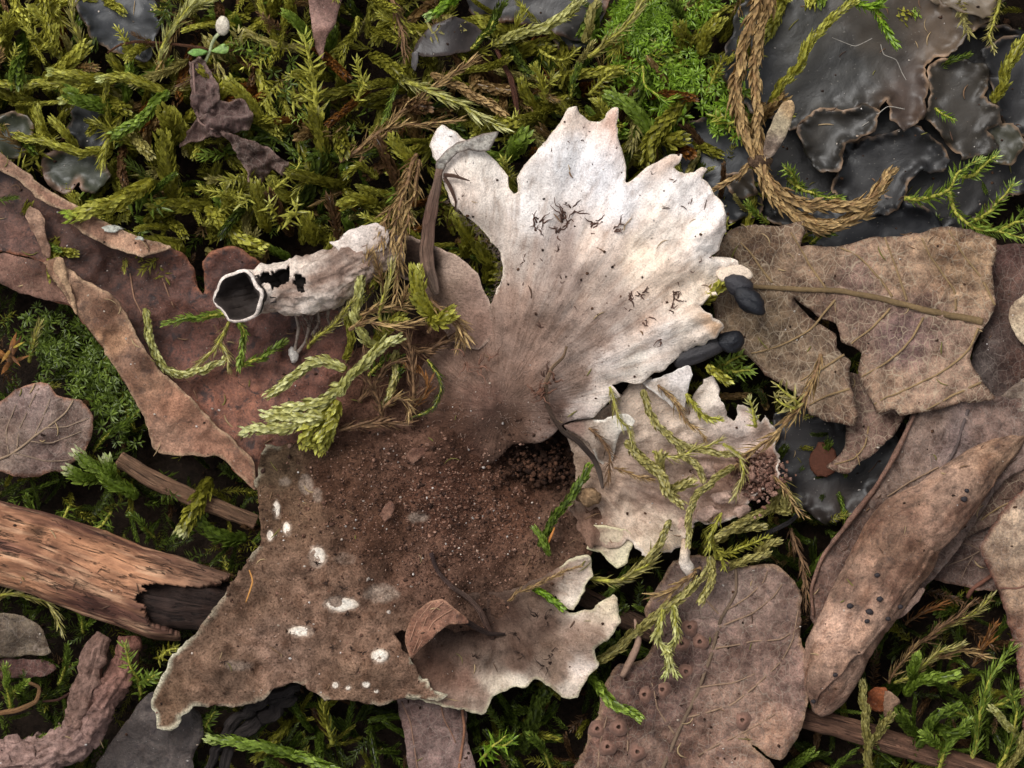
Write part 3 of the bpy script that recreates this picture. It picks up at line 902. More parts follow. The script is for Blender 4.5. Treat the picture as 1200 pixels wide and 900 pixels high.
# dusky leaf behind the torn one, beyond its tip
t = leaf('dusky_leaf', 'dark brown leaf lying behind the tip of the torn veined leaf', 1190, 380, -0.1)
sheet('blade', [(1120, 300), (1165, 288), (1200, 286), (1290, 292), (1300, 480), (1200, 480), (1160, 472), (1135, 430), (1150, 380)], [(1165, 300, .1), (1180, 400, .15), (1260, 380, .1), (1150, 440, .05), (1200, 470, .1)],
      [(1150, 430, 88, 78, 74), (1180, 330, 84, 62, 54), (1190, 430, 72, 50, 42), (1250, 380, 90, 70, 60), (1172, 300, 100, 72, 66)], M_LEAFG, parent=t, sp=7, seed=52)
t = leaf('leaf_scrap', 'bleached papery leaf scrap on the dark brown leaf', 1200, 370, 0.2)
sheet('blade', [(1188, 356), (1200, 343), (1240, 330), (1250, 400), (1202, 406), (1190, 391), (1182, 373)], [(1185, 370, .3), (1240, 360, .42), (1200, 400, .33)], (205, 186, 158), M_LEAFT, parent=t, sp=5, seed=53)
t = leaf('leaf_scrap', 'dull grey leaf scrap on the dark brown leaf', 1200, 460, 0.2)
sheet('blade', [(1173, 464), (1190, 452), (1206, 440), (1250, 436), (1250, 488), (1204, 484), (1174, 481)], [(1175, 470, .26), (1240, 460, .34)], (140, 126, 112), M_LEAFG, parent=t, sp=5, seed=54)

# broad flat leaf under the rolled leaf
t = leaf('broad_leaf', 'grey brown flat leaf with one rolled edge under the rolled leaf', 1080, 600, -0.05)
o, sf = sheet('blade', [(1071, 484), (1110, 474), (1160, 464), (1215, 470), (1290, 480), (1260, 530), (1180, 560), (1110, 660), (1040, 730), (968, 760), (953, 726), (950, 694), (965, 650), (993, 613), (1024, 573), (1050, 530)],
       [(1071, 486, .3), (1024, 573, .22), (965, 650, .16), (952, 720, .1), (1100, 540, .16), (1040, 640, .1), (1200, 500, .3), (1150, 480, .3)],
       [(1090, 500, 128, 108, 96), (1060, 570, 126, 106, 94), (1000, 640, 112, 90, 80), (965, 710, 126, 98, 86), (1160, 490, 124, 102, 92), (1120, 510, 112, 96, 92)], M_LEAFG, parent=t, sp=6, thick=0.025, seed=55)
o = tube('rolled_edge', [(1071, 487, .33), (1050, 531, .3), (1024, 574, .26), (993, 614, .22), (965, 651, .19), (951, 690, .15), (953, 722, .12)], [2, 3.4, 2.8, 3.4, 2.6, 2.2, 1.4], (128, 98, 84), M_LEAFT, t, 8, lump=0.35)
vein(sf, [(1135, 480), (1122, 520), (1110, 545)], (3, 2.5), (104, 90, 86), t, 0.0, 'midrib')
vein(sf, [(1100, 548), (1065, 565), (1040, 582)], (1.5, 1), (150, 124, 100), t, 0.005)
# dull leaves wedged behind the rolled leaf
t = leaf('wedged_leaf', 'dull veined leaf wedged between the rolled leaf and the grey edge leaf', 1160, 590, -0.1)
o, sf = sheet('blade', [(1100, 655), (1130, 600), (1160, 550), (1200, 510), (1260, 500), (1260, 580), (1190, 605), (1150, 622), (1120, 640)], [(1110, 645, .0), (1200, 520, .2), (1170, 590, .12)], (122, 98, 86), M_LEAF, parent=t, sp=6, seed=56)
vein(sf, [(1150, 610), (1170, 595), (1200, 580)], (1.4, 1), VC, t, .006)
t = leaf('wedged_leaf', 'dusky round-ended leaf low behind the rolled leaf', 1135, 655, -0.3)
o, sf = sheet('blade', [(1085, 672), (1108, 645), (1136, 617), (1160, 612), (1178, 640), (1172, 688), (1150, 692), (1130, 688), (1105, 682)], [(1090, 670, -.15), (1160, 620, .0), (1140, 680, -.12)], (104, 84, 76), M_LEAFG, parent=t, sp=5, rim=((128, 98, 84), 2), seed=57)
for k, p in enumerate(([(1160, 640), (1130, 655), (1098, 666)], [(1140, 652), (1132, 668), (1126, 682)], [(1150, 646), (1135, 638), (1125, 636)])):
    vein(sf, p, (1.3, .7), (140, 116, 98), t, .006, seed=k)
tube('petiole', [(1176, 660, .0), (1160, 676, -.05), (1140, 690, -.12), (1134, 700, -.2)], [2, 2.5, 3], (112, 74, 60), M_VEIN, t)

# grey leaf at the side, folded over
t = leaf('folded_leaf', 'greyish buff leaf with reddish folded edge beside the rolled leaf', 1190, 700, -0.1)
o, sf = sheet('blade', [(1149, 636), (1174, 601), (1200, 574), (1300, 540), (1310, 900), (1230, 960), (1204, 900), (1199, 848), (1195, 802), (1189, 761), (1180, 727), (1168, 690), (1153, 656)],
       [(1150, 640, .45), (1170, 690, .4), (1190, 760, .35), (1198, 840, .3), (1200, 600, .55), (1260, 700, .62), (1230, 860, .5)],
       [(1190, 630, 164, 142, 120), (1240, 620, 170, 150, 130), (1180, 690, 150, 124, 102), (1200, 770, 150, 112, 92), (1210, 850, 140, 106, 90)], M_LEAFG, parent=t, sp=6, thick=0.03, rim=((116, 74, 62), 4.5), edge_z=(-0.12, 9), seed=58)
vein(sf, [(1172, 690), (1196, 688), (1230, 670)], (1.6, 1.2), (120, 84, 70), t, .006)
vein(sf, [(1183, 750), (1200, 752), (1230, 750)], (1.6, 1.2), (120, 84, 70), t, .006, seed=2)

# rolled leaf: one sheet wound on itself, flattened
def rolled_leaf():
    t = leaf('rolled_leaf', 'tan brown dry leaf rolled into a tapering scroll with black specks', 1060, 640, 0.1)
    ctr = np.array([(1203, 505, 3), (1180, 524, 13), (1149, 549, 24), (1122, 577, 33), (1097, 601, 38), (1066, 624, 45), (1048, 655, 46), (1030, 685, 43), (1007, 718, 41), (986, 757, 38), (976, 787, 34), (969, 812, 26), (963, 828, 14), (958, 836, 5)], float)
    D = catmull(ctr, 3.0, closed=False); n = len(D)
    Cx, Cy, R = D[:, 0], D[:, 1], D[:, 2]
    tx, ty = np.gradient(Cx), np.gradient(Cy); L = np.hypot(tx, ty); tx /= L; ty /= L
    sx, sy = -ty, tx                       # sideways, in px
    m = 110
    # the sheet winds 420 degrees; its outer edge lies as a seam on the side away from the light
    u = np.arange(n)[:, None] * 3.0
    sN = np.linspace(0, 1, n)
    a0 = np.interp(sN, [0, .3, .55, .75, .88, 1], [0.5, .6, .7, .85, 1.3, 2.2]) + 0.22 * fbm(np.arange(n) * 3 / 40.0, np.zeros(n) + 2, 63, 3)
    wv = np.linspace(0, math.radians(420), m)
    A = a0[:, None] + wv[None]
    shrink = np.interp(np.linspace(0, 1, m), [0, .03, .2, 1], [1.06, 1.05, 1.0, .84])
    ridg = .5 - np.abs(fbm(u / 70 + A * .6, A * 2.4, 60, 4)) * 2
    rad = R[:, None] * shrink[None] * (1 + 0.09 * fbm(u / 60, A * 1.5, 61, 3) + 0.085 * ridg + 0.035 * fbm(u / 12, A * 6, 62, 3))
    a = wv
    off = np.cos(A) * rad
    X = Cx[:, None] + sx[:, None] * off * -1; Y = Cy[:, None] + sy[:, None] * off * -1
    zc = 0.18 + 0.62 * R / 100
    Z = zc[:, None] + np.sin(A) * rad / 100 * 0.78
    V = W(X, Y, Z).reshape(-1, 3)
    i = np.arange(n - 1)[:, None] * m; j = np.arange(m - 1)[None]
    Q = np.stack([i + j, i + j + 1, i + m + j + 1, i + m + j], -1).reshape(-1, 4)
    s = np.linspace(0, 1, n)
    cc = np.array([lin(c) for c in ((146, 122, 102), (148, 118, 96), (154, 126, 108), (146, 116, 98), (140, 108, 88), (154, 124, 106), (164, 134, 116), (158, 128, 110), (146, 116, 100))])
    Cb = np.stack([np.interp(s, np.linspace(0, 1, len(cc)), cc[:, k]) for k in range(3)], 1)
    C = np.repeat(Cb[:, None], m, 1)
    sh = fbm(u / 40 + 0 * a, a[None] * 1.6, 64, 5)
    C = C * (1 + 0.5 * sh)[..., None]
    wr = np.clip(fbm(u / 30 + 5, a[None] * 2.2, 67, 4) - .05, 0, 1)[..., None] * 1.3
    C = C * (1 - wr * np.array([-.02, .06, .14]))
    C = C * (1 - .45 * np.exp(-((wv - .16) / .07) ** 2)[None, :, None] * .8 + .25 * np.exp(-(wv / .05) ** 2)[None, :, None])
    cre = np.abs(fbm(u / 90 + A * .5, A * 3.0, 68, 3)); C = C * (1 - .45 * np.exp(-(cre / .03) ** 2))[..., None]
    dk = np.clip(fbm(u / 18 + 0 * a, a[None] * 3.0 + 7, 65, 4) - 0.22, 0, 1) * 2.2
    C = C * (1 - np.clip(dk, 0, .7)[..., None] * np.array([.55, .65, .7]))
    o = scroll = mk('scroll', V, Qd=Q, C=C.reshape(-1, 3), mat=M_LEAFT, parent=t)
    md = o.modifiers.new('thickness', 'SOLIDIFY'); md.thickness = 0.022; md.offset = 1.0
    # ribs showing through
    fX, fY, fZ = X.ravel(), Y.ravel(), Z.ravel()
    def on(px, py, lift=0.03):
        near = (fX - px) ** 2 + (fY - py) ** 2 < 30
        return (fZ[near].max() if near.any() else zc.max()) + .022 + lift
    for k, (x, y, r) in enumerate(((996, 710, 4), (1031, 702, 4.2), (1019, 717, 4.6), (1016, 728, 3.2), (979, 791, 3.2), (1041, 725, 3.4), (1055, 711, 3.4), (1028, 674, 3.4), (953, 822, 3.4), (1130, 585, 4), (1133, 575, 3))):
        V, T, Q = blob_arr(W(x, y, on(x, y, 0.008)), (r / 100, r / 100 * .8, 0.014), k, (9, 5), 0.3)
        mk('black_speck', V, T, Q, lin((44, 38, 40)), M_FIBRE, parent=scroll)
    # torn flap at the seam
    sheet('torn_flap', [(1044, 728), (1060, 712), (1077, 690), (1083, 690), (1074, 706), (1058, 722)], [(1044, 728, .42), (1060, 712, .5), (1083, 690, .52)], (158, 132, 118), M_LEAFT, parent=t, sp=3.5, thick=.02, seed=66)


rolled_leaf()

# leaf with galls
t = leaf('gall_leaf', 'broad grey brown leaf dotted with round reddish holed galls', 830, 780, -0.05)
poly = [(800, 652), (839, 652), (859, 659), (880, 663), (909, 663), (926, 675), (937, 692), (940, 718), (938, 747), (945, 764), (949, 802), (946, 831), (937, 863), (917, 890), (900, 886), (880, 868), (873, 860), (882, 876), (906, 899), (915, 950), (640, 960), (672, 897), (683, 880), (692, 851), (703, 836), (703, 813), (715, 790), (728, 779), (755, 772), (766, 750), (756, 724), (761, 704), (776, 680), (788, 660)]
o, sf = sheet('blade', poly, [(839, 655, .25), (926, 680, .3), (940, 720, .34), (946, 800, .36), (917, 888, .3), (833, 770, .16), (790, 870, .12), (760, 720, .18), (710, 800, .2), (680, 890, .16), (880, 750, .3), (870, 830, .26), (800, 930, .15)],
       [(850, 690, 122, 104, 96), (910, 700, 126, 104, 94), (880, 750, 124, 100, 90), (930, 800, 128, 102, 92), (860, 830, 134, 108, 94), (790, 760, 104, 82, 76), (770, 820, 108, 84, 76), (720, 850, 122, 92, 80), (760, 880, 116, 92, 80), (905, 860, 140, 110, 92), (830, 890, 130, 102, 88)],
       M_LEAFF, parent=t, sp=5, thick=0.025, rim=((150, 122, 98), 1.6), nz=(0.08, 55), seed=70, crinkle=.07)
vein(sf, [(862, 660), (863, 692), (846, 724), (833, 770), (816, 813), (795, 858), (775, 905)], (2.4, 3.0), (118, 98, 80), t, 0.004, 'midrib')
for k, p in enumerate(([(848, 718), (875, 700), (894, 682), (900, 668)], [(843, 735), (880, 720), (905, 700), (916, 684)], [(838, 760), (880, 752), (915, 748), (936, 735)], [(806, 840), (856, 826), (890, 800), (914, 776), (930, 745), (936, 715)], [(818, 886), (862, 862), (890, 848), (908, 836)], [(846, 724), (826, 700), (830, 672)], [(820, 806), (860, 800), (885, 790)], [(700, 900), (704, 870), (712, 840)], [(736, 880), (735, 850)], [(790, 860), (770, 830), (764, 800)])):
    vein(sf, p, (1.6, .8), (150, 123, 100), t, .004, seed=k)
for k, (x, y) in enumerate(((820, 752), (799, 754), (804, 787), (776, 808), (755, 814), (725, 852), (700, 854), (712, 875), (747, 881), (870, 844), (808, 735))):
    # a low crater with a round exit hole
    z0 = sf(x, y)[0]; m = 14; th = np.arange(m) / m * 2 * np.pi
    prof = [(11, -.012), (8.5, .014), (6, .034), (3.6, .05), (2.2, .046), (1.9, .01), (1.7, -.03)]
    rings = []
    for r, h in prof:
        rr = r * (1 + .10 * np.sin(th * 3 + k) + .06 * np.cos(th * 5 + 2 * k))
        rings.append(W(x + np.cos(th) * rr, y + np.sin(th) * rr, z0 + h + 0 * th))
    V = np.concatenate(rings + [W(np.array([x]), np.array([y]), np.array([z0 - .03]))])
    i = np.arange(len(prof) - 1)[:, None] * m; j = np.arange(m)[None]; jn = (j + 1) % m
    Q = np.stack([i + j, i + m + j, i + m + jn, i + jn], -1).reshape(-1, 4)
    b = (len(prof) - 1) * m; jj = np.arange(m); T = np.stack([b + jj, np.full(m, len(V) - 1), b + (jj + 1) % m], 1)
    cg = np.array([lin(c) for c in ((112, 88, 78), (118, 90, 78), (126, 94, 80), (136, 102, 88), (104, 74, 60), (24, 16, 13), (14, 10, 9))])
    C = np.concatenate([np.repeat(cg, m, 0), cg[-1:]])
    mk('gall', V, T, Q, C, M_VEIN, parent=next(c for c in t.children if c.name.startswith('blade')))
tube('curled_petiole', [(729, 792, .28), (740, 772, .36), (748, 752, .44), (746, 736, .48), (744, 726, .42)], [3.4, 4.6, 4, 3, 1.6], (150, 122, 104), M_VEIN, t, 8, lump=.3)

# leaf end under the brown lichen
t = leaf('leaf_end', 'grey brown leaf end sticking out from under the brown lichen', 505, 850, -0.05)
o, sf = sheet('blade', [(462, 800), (500, 800), (545, 812), (548, 860), (557, 930), (486, 935), (475, 870)], [(465, 810, .2), (545, 825, .18), (550, 900, .12), (485, 900, .16)], (122, 100, 94), M_LEAFG, parent=t, sp=5, seed=72)
vein(sf, [(540, 815), (544, 850), (538, 905)], (2.2, 2), (140, 98, 74), t, .005, 'midrib')
vein(sf, [(515, 818), (522, 845), (534, 870)], (1.2, 1), (140, 104, 84), t, .005); vein(sf, [(470, 822), (482, 850), (490, 905)], (1.2, 1), (140, 108, 90), t, .005, seed=3)

# small grey leaf
t = leaf('small_leaf', 'small grey brown notched leaf on the moss beside the curled leaf', 50, 505, -0.15)
o, sf = sheet('blade', [(-40, 500), (-10, 478), (20, 457), (44, 447), (57, 449), (66, 464), (80, 466), (95, 470), (108, 487), (109, 508), (98, 531), (76, 550), (45, 558), (20, 558), (-20, 545)], [(0, 480, .05), (45, 450, .1), (105, 495, .08), (50, 505, .16), (60, 550, .02), (-20, 530, .05)],
              [(30, 480, 132, 112, 106), (80, 490, 126, 108, 98), (60, 530, 104, 84, 78), (10, 510, 138, 120, 108), (90, 520, 112, 92, 82)], M_LEAFG, parent=t, sp=4.5, thick=.02, rim=((134, 96, 76), 2), seed=73)
vein(sf, [(-20, 545), (12, 532), (40, 512), (75, 486), (86, 470)], (2, 1.2), (160, 136, 112), t, .005, 'midrib')
for k, p in enumerate(([(20, 526), (24, 500), (36, 472), (46, 455)], [(10, 532), (8, 505), (18, 475)], [(40, 510), (50, 488), (58, 468)], [(35, 517), (62, 518), (96, 505)], [(15, 531), (50, 540), (82, 538)], [(55, 502), (80, 500), (103, 490)], [(-5, 538), (-8, 510), (-2, 485)])):
    vein(sf, p, (1.1, .7), (150, 128, 108), t, .004, seed=k)

# big curled red-brown leaf
t = leaf('curled_leaf', 'large red brown leaf with its edges curled up into tan rims', 180, 400, -0.05)
main = [(-60, 190), (0, 184), (32, 212), (60, 232), (100, 250), (150, 275), (198, 290), (219, 302), (226, 311), (232, 336), (240, 345), (238, 318), (236, 306), (255, 293), (278, 289), (296, 302), (340, 326), (400, 370), (420, 440), (390, 520), (340, 580), (296, 572), (273, 549), (255, 535), (228, 532), (196, 531), (182, 524), (172, 494), (150, 453), (123, 412), (100, 380), (82, 357), (62, 352), (54, 312), (30, 300), (-10, 292), (-60, 300)]
def darkb(X, Y, e, C):
    return C * .72 * (1 + 0.4 * fbm(X / 30, Y / 30, 81, 4))[:, None]
o, sf = sheet('blade', main, [(0, 190, .32), (100, 255, .34), (198, 290, .35), (226, 312, .22), (278, 290, .28), (150, 330, .05), (200, 390, .02), (260, 440, .04), (320, 420, .12), (330, 520, .16), (400, 430, .12), (290, 560, .25), (180, 520, .3), (120, 400, .3), (60, 330, .26), (-20, 260, .2), (70, 280, .14), (280, 350, .1)],
       [(40, 270, 112, 78, 66), (130, 300, 88, 58, 48), (180, 330, 94, 62, 52), (220, 400, 112, 72, 60), (280, 400, 112, 74, 64), (280, 470, 142, 94, 74), (240, 460, 134, 88, 70), (330, 470, 128, 84, 70), (260, 310, 92, 58, 48), (10, 200, 104, 76, 64), (-20, 270, 120, 88, 78), (150, 370, 112, 74, 60), (300, 530, 138, 92, 74)],
       M_LEAFR, parent=t, sp=5, thick=.03, jag=1.0, rim=((132, 84, 60), 2.5), nz=(0.06, 45), seed=80, cfun=darkb)
vein(sf, [(228, 470), (250, 496), (275, 530), (296, 562)], (3, 2.4), (134, 88, 70), t, .0, 'midrib')
for k, p in enumerate(([(190, 326), (198, 345), (204, 360)], [(152, 320), (158, 350), (170, 378)], [(250, 380), (262, 402), (266, 430)], [(205, 430), (225, 452), (232, 468)])):
    vein(sf, p, (1.3, .8), (152, 116, 92), t, .004, seed=k)
# upper rim folded back over the blade
rim_up = [(-50, 150), (0, 179), (32, 203), (59, 224), (87, 240), (128, 262), (165, 278), (201, 289), (182, 296), (164, 301), (137, 292), (105, 278), (84, 262), (73, 248), (41, 230), (23, 212), (0, 199), (-50, 172)]
sheet('upper_rim', rim_up, [(0, 179, .42), (59, 224, .46), (128, 262, .5), (201, 289, .42), (164, 300, .62), (105, 278, .66), (41, 230, .62), (0, 200, .6)],
      [(0, 188, 150, 118, 98), (60, 236, 138, 104, 86), (110, 268, 134, 100, 82), (135, 278, 168, 134, 110), (170, 290, 150, 116, 94), (30, 210, 150, 118, 98)], M_LEAFT, parent=t, sp=4, thick=.028, jag=1.0, rim=((176, 148, 122), 1.5), seed=82)
for cx, cy, rx, ry, k in ((131, 268, 13, 5, 1), (163, 280, 6, 3, 2)):
    V, T, Q = blob_arr(W(cx, cy, .575), (rx / 100, ry / 100, .012), k, (10, 5), .5)
    mk('pale_crust', V, T, Q, lin((196, 196, 184)), M_KNOB, parent=t)
# lower rim, rolled up and over
rim_lo = [(52, 308), (68, 303), (91, 324), (132, 347), (150, 374), (170, 412), (191, 438), (219, 461), (243, 488), (273, 516), (296, 540), (298, 574), (273, 549), (255, 536), (228, 533), (196, 532), (180, 525), (171, 494), (150, 453), (123, 412), (100, 380), (82, 357), (66, 332)]
sheet('lower_rim', rim_lo, [(60, 306, .5), (91, 324, .6), (132, 347, .66), (170, 412, .66), (219, 461, .6), (273, 516, .5), (296, 545, .38), (255, 535, .3), (196, 531, .34), (171, 494, .36), (123, 412, .38), (82, 357, .34)],
      [(70, 318, 176, 142, 116), (95, 350, 140, 110, 90), (120, 375, 134, 104, 84), (130, 402, 170, 132, 102), (150, 420, 124, 96, 80), (170, 450, 142, 108, 86), (200, 480, 146, 106, 84), (190, 515, 150, 116, 96), (240, 510, 144, 106, 86), (280, 545, 140, 102, 82)],
      M_LEAFT, parent=t, sp=4, thick=.028, jag=1.0, rim=((178, 148, 120), 1.6), nz=(0.05, 28), seed=83)
sheet('torn_tail', [(-60, 300), (0, 298), (27, 302), (52, 309), (66, 332), (83, 357), (64, 353), (46, 351), (0, 332), (-50, 318)], [(0, 300, .2), (50, 310, .36), (80, 355, .3), (0, 330, .1), (-40, 310, .1)], [(20, 315, 118, 88, 76), (60, 335, 128, 96, 82)], M_LEAFT, parent=t, sp=4.5, seed=84)
sheet('torn_strip', [(34, 242), (44, 246), (52, 257), (54, 272), (58, 290), (58, 304), (50, 298), (44, 282), (34, 266), (29, 252)], [(34, 245, .36), (45, 260, .5), (57, 300, .36)], (158, 128, 108), M_LEAFT, parent=t, sp=3.5, seed=85)
sheet('torn_strip', [(66, 300), (74, 302), (78, 318), (86, 345), (92, 368), (84, 356), (74, 334), (62, 316)], [(68, 302, .68), (80, 335, .56), (90, 365, .4)], (176, 146, 116), M_LEAFT, parent=t, sp=3.5, seed=86)

# crumpled dark leaf in the moss
t = leaf('crumpled_leaf', 'crumpled purplish brown dead leaf lying in the yellow green moss', 270, 140, -0.05)
LP = (98, 78, 74)
sheet('upper_fold', [(222, 72), (233, 66), (250, 88), (256, 114), (248, 130), (233, 144), (223, 124), (224, 98)], [(225, 75, .2), (250, 90, .25), (235, 110, .36), (233, 142, .3)], (98, 78, 74), M_LEAFG, parent=t, sp=3, jag=2.0, crinkle=.22, rim=((120, 98, 90), 1.3), seed=90)
sheet('middle_fold', [(234, 138), (257, 120), (283, 116), (297, 132), (292, 150), (262, 158), (240, 160), (210, 174), (222, 152)], [(210, 173, .12), (257, 122, .34), (283, 118, .3), (260, 145, .42), (292, 148, .3)], LP, M_LEAFG, parent=t, sp=3, jag=2.0, crinkle=.22, rim=((120, 98, 90), 1.3), seed=91)
sheet('lower_fold', [(258, 152), (293, 165), (320, 177), (341, 193), (330, 206), (318, 200), (306, 218), (294, 212), (283, 190), (270, 170)], [(258, 152, .4), (320, 178, .25), (341, 193, .12), (300, 215, .1), (295, 180, .34)], (86, 68, 62), M_LEAFG, parent=t, sp=3, jag=2.0, crinkle=.22, rim=((120, 98, 90), 1.3), seed=92)
tube('petiole', [(226, 74, .2), (228, 105, .34), (233, 142, .36), (250, 152, .4)], [1.4, 1.2], (120, 96, 88), M_VEIN, t)

t = leaf('twisted_scrap', 'twisted pale brown leaf scrap hanging over the moss', 380, 30, 0.0)
sheet('blade', [(360, -20), (404, -20), (400, 2), (393, 27), (384, 42), (381, 52), (378, 68), (372, 60), (366, 43), (364, 20)], [(365, 0, .3), (398, 0, .2), (380, 30, .42), (377, 66, .25)], [(370, 20, 160, 128, 118), (392, 10, 106, 80, 74), (378, 55, 150, 118, 108)], M_LEAFT, parent=t, sp=3.5, seed=93)

t = leaf('black_leaf', 'small black leathery leaf tip by the braided moss shoot', 520, 45, -0.05)
sheet('blade', [(484, 62), (488, 50), (505, 32), (530, 20), (552, 26), (566, 40), (556, 56), (530, 64), (505, 66)], [(486, 58, .1), (530, 25, .2), (560, 45, .05), (520, 60, .22)], (60, 54, 54), M_DARKL, parent=t, sp=4, rim=((100, 90, 88), 1.8), seed=94)
sheet('torn_strip', [(483, 62), (490, 60), (490, 72), (487, 83), (482, 78)], [(486, 62, .16), (485, 82, .05)], (150, 148, 152), M_DARKL, parent=t, sp=3, jag=.4, seed=95)

# dark leaf and scraps by the knobbly twig
t = leaf('dark_leaf', 'charcoal flat leaf under the pointed end of the brown lichen', 175, 870, -0.2)
sheet('blade', [(104, 930), (113, 897), (150, 842), (180, 812), (233, 835), (238, 860), (226, 890), (222, 940)], [(115, 900, -.1), (180, 820, .08), (230, 850, .02), (200, 890, .0)], (70, 62, 58), M_LEAFR, parent=t, sp=5, seed=96)
t = leaf('dark_leaf', 'dim curled leaf beneath the broken stick', 25, 750, -0.25)
sheet('blade', [(-30, 730), (0, 720), (25, 721), (48, 736), (58, 764), (40, 768), (0, 770), (-30, 775)], [(0, 725, .02), (45, 740, .02), (20, 765, -.2), (20, 742, .05)], (104, 92, 78), M_LEAFG, parent=t, sp=4.5, rim=((132, 118, 98), 1.5), seed=97)
t = leaf('dark_leaf', 'dull reddish leaf strip beneath the dim curled leaf', 35, 785, -0.3)
sheet('blade', [(-20, 776), (20, 772), (58, 776), (66, 784), (50, 792), (10, 794), (-20, 800)], [(0, 780, -.15), (60, 782, -.1), (20, 790, -.2)], (104, 74, 68), M_LEAFG, parent=t, sp=5, seed=98)


# ------------------------------------------------------------------ the lichen in the middle (underside up)
TH = thing('lichen_thallus', 540, 560, 0.2, 'large upturned lichen with brown felted underside and a white fan-shaped lobe', 'lichen')

# ---- brown base sheet
base = [(312, 522), (345, 520), (368, 512), (378, 478), (392, 440), (420, 405), (470, 380), (530, 385), (600, 440), (690, 480), (720, 540), (712, 600), (700, 640), (660, 690), (600, 720), (560, 740), (500, 735), (470, 738), (462, 742), (470, 758), (482, 773), (495, 796), (508, 808), (523, 815), (510, 820), (482, 818), (458, 824), (445, 827), (434, 824), (403, 821), (380, 819), (368, 813), (357, 804), (341, 800), (318, 810), (302, 821), (271, 831), (255, 825), (232, 829), (213, 841), (207, 854), (193, 857), (184, 852), (182, 837), (178, 817), (187, 794), (205, 767), (228, 743), (248, 716), (271, 685), (294, 654), (304, 634), (303, 588), (301, 560), (305, 537)]
SPOTS = [(324, 597, 5, 10, 1), (336, 620, 5, 8, 1), (317, 628, 4.5, 7, 1), (372, 652, 10, 12, .9), (400, 708, 20, 9, 1), (353, 740, 15, 6.5, 1), (445, 769, 11, 8.5, 1), (446, 695, 19, 11, .55), (393, 803, 4, 4, 1), (429, 802, 5, 4, 1), (408, 806, 3, 3, 1), (441, 810, 3, 2.5, .9), (358, 568, 8, 11, .45), (334, 565, 7, 5, .3), (372, 580, 6, 9, .3), (490, 606, 12, 6, .35), (405, 655, 12, 7, .2), (280, 780, 16, 6, .3)]
def spotf(X, Y):
    f = np.zeros(len(X))
    for cx, cy, rx, ry, a in SPOTS:
        q = np.sqrt(((X - cx) / rx) ** 2 + ((Y - cy) / ry) ** 2) + 0.22 * fbm(X / 6, Y / 6, 7, 2)
        f = np.maximum(f, a * np.clip((1.15 - q) / 0.3, 0, 1))
    return f
def softf(X, Y):
    return spotf(X, Y) * (spotf(X, Y) < .6)
def base_c(X, Y, e, C):
    n = fbm(X / 26, Y / 26, 101, 5); n2 = fbm(X / 7, Y / 7, 102, 3)
    C = C * np.array([1.02, 1.0, .99]) * (1 + 0.5 * n + 0.3 * n2)[:, None]
    f = np.minimum(spotf(X, Y), .5)[:, None]
    return C * (1 - f) + lin((206, 186, 168)) * f
def base_zf(X, Y, e):
    return -0.03 * np.clip(spotf(X, Y), 0, 1) + 0.035 * fbm(X / 22, Y / 22, 104, 3)
leftrim = lambda X, Y: np.clip(np.clip((245 - X) / 20, 0, 1) * np.clip((Y - 730) / 20, 0, 1) + .35 * (fbm(X / 18, Y / 18, 9, 2) > -.1) * ((X < 330) | (Y > 790)) + .8 * ((X > 476) & (X < 530) & (Y > 762)) * (fbm(X / 9, Y / 9, 10, 2) > -.15), 0, 1)
BASE, s_base = sheet('brown_underside', base, [(185, 848, .42), (210, 790, .5), (250, 740, .62), (300, 640, .6), (305, 540, .55), (260, 820, .5), (330, 760, .74), (350, 803, .66), (400, 700, .78), (440, 770, .84), (455, 822, .68), (520, 815, .66), (470, 742, .74), (420, 620, .6), (500, 600, .5), (560, 560, .42), (630, 545, .12), (660, 560, .1), (600, 640, .46), (560, 700, .44), (520, 690, .58), (380, 540, .58), (480, 500, .62), (390, 450, .42), (430, 410, .42), (500, 390, .5), (690, 600, .44), (700, 500, .3), (640, 690, .4), (340, 680, .66), (480, 660, .62)],
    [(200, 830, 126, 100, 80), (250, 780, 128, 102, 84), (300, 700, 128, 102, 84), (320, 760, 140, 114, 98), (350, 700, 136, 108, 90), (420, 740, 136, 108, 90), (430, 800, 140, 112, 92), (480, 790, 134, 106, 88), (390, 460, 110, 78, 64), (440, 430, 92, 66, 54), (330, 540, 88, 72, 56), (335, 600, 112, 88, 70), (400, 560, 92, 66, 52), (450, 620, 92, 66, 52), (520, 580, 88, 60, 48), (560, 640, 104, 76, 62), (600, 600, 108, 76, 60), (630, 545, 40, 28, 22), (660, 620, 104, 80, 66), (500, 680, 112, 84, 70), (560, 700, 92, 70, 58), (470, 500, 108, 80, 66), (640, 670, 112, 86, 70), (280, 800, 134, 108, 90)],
    M_BROWN, parent=TH, sp=3.0, thick=.035, jag=1.9, nz=(0.26, 52), rim=((220, 212, 184), 4.2, leftrim), zfun=base_zf, cfun=base_c, mat_under=M_LICHTOP, seed=100, soft=18, focus=(600, 500, 12, 30))

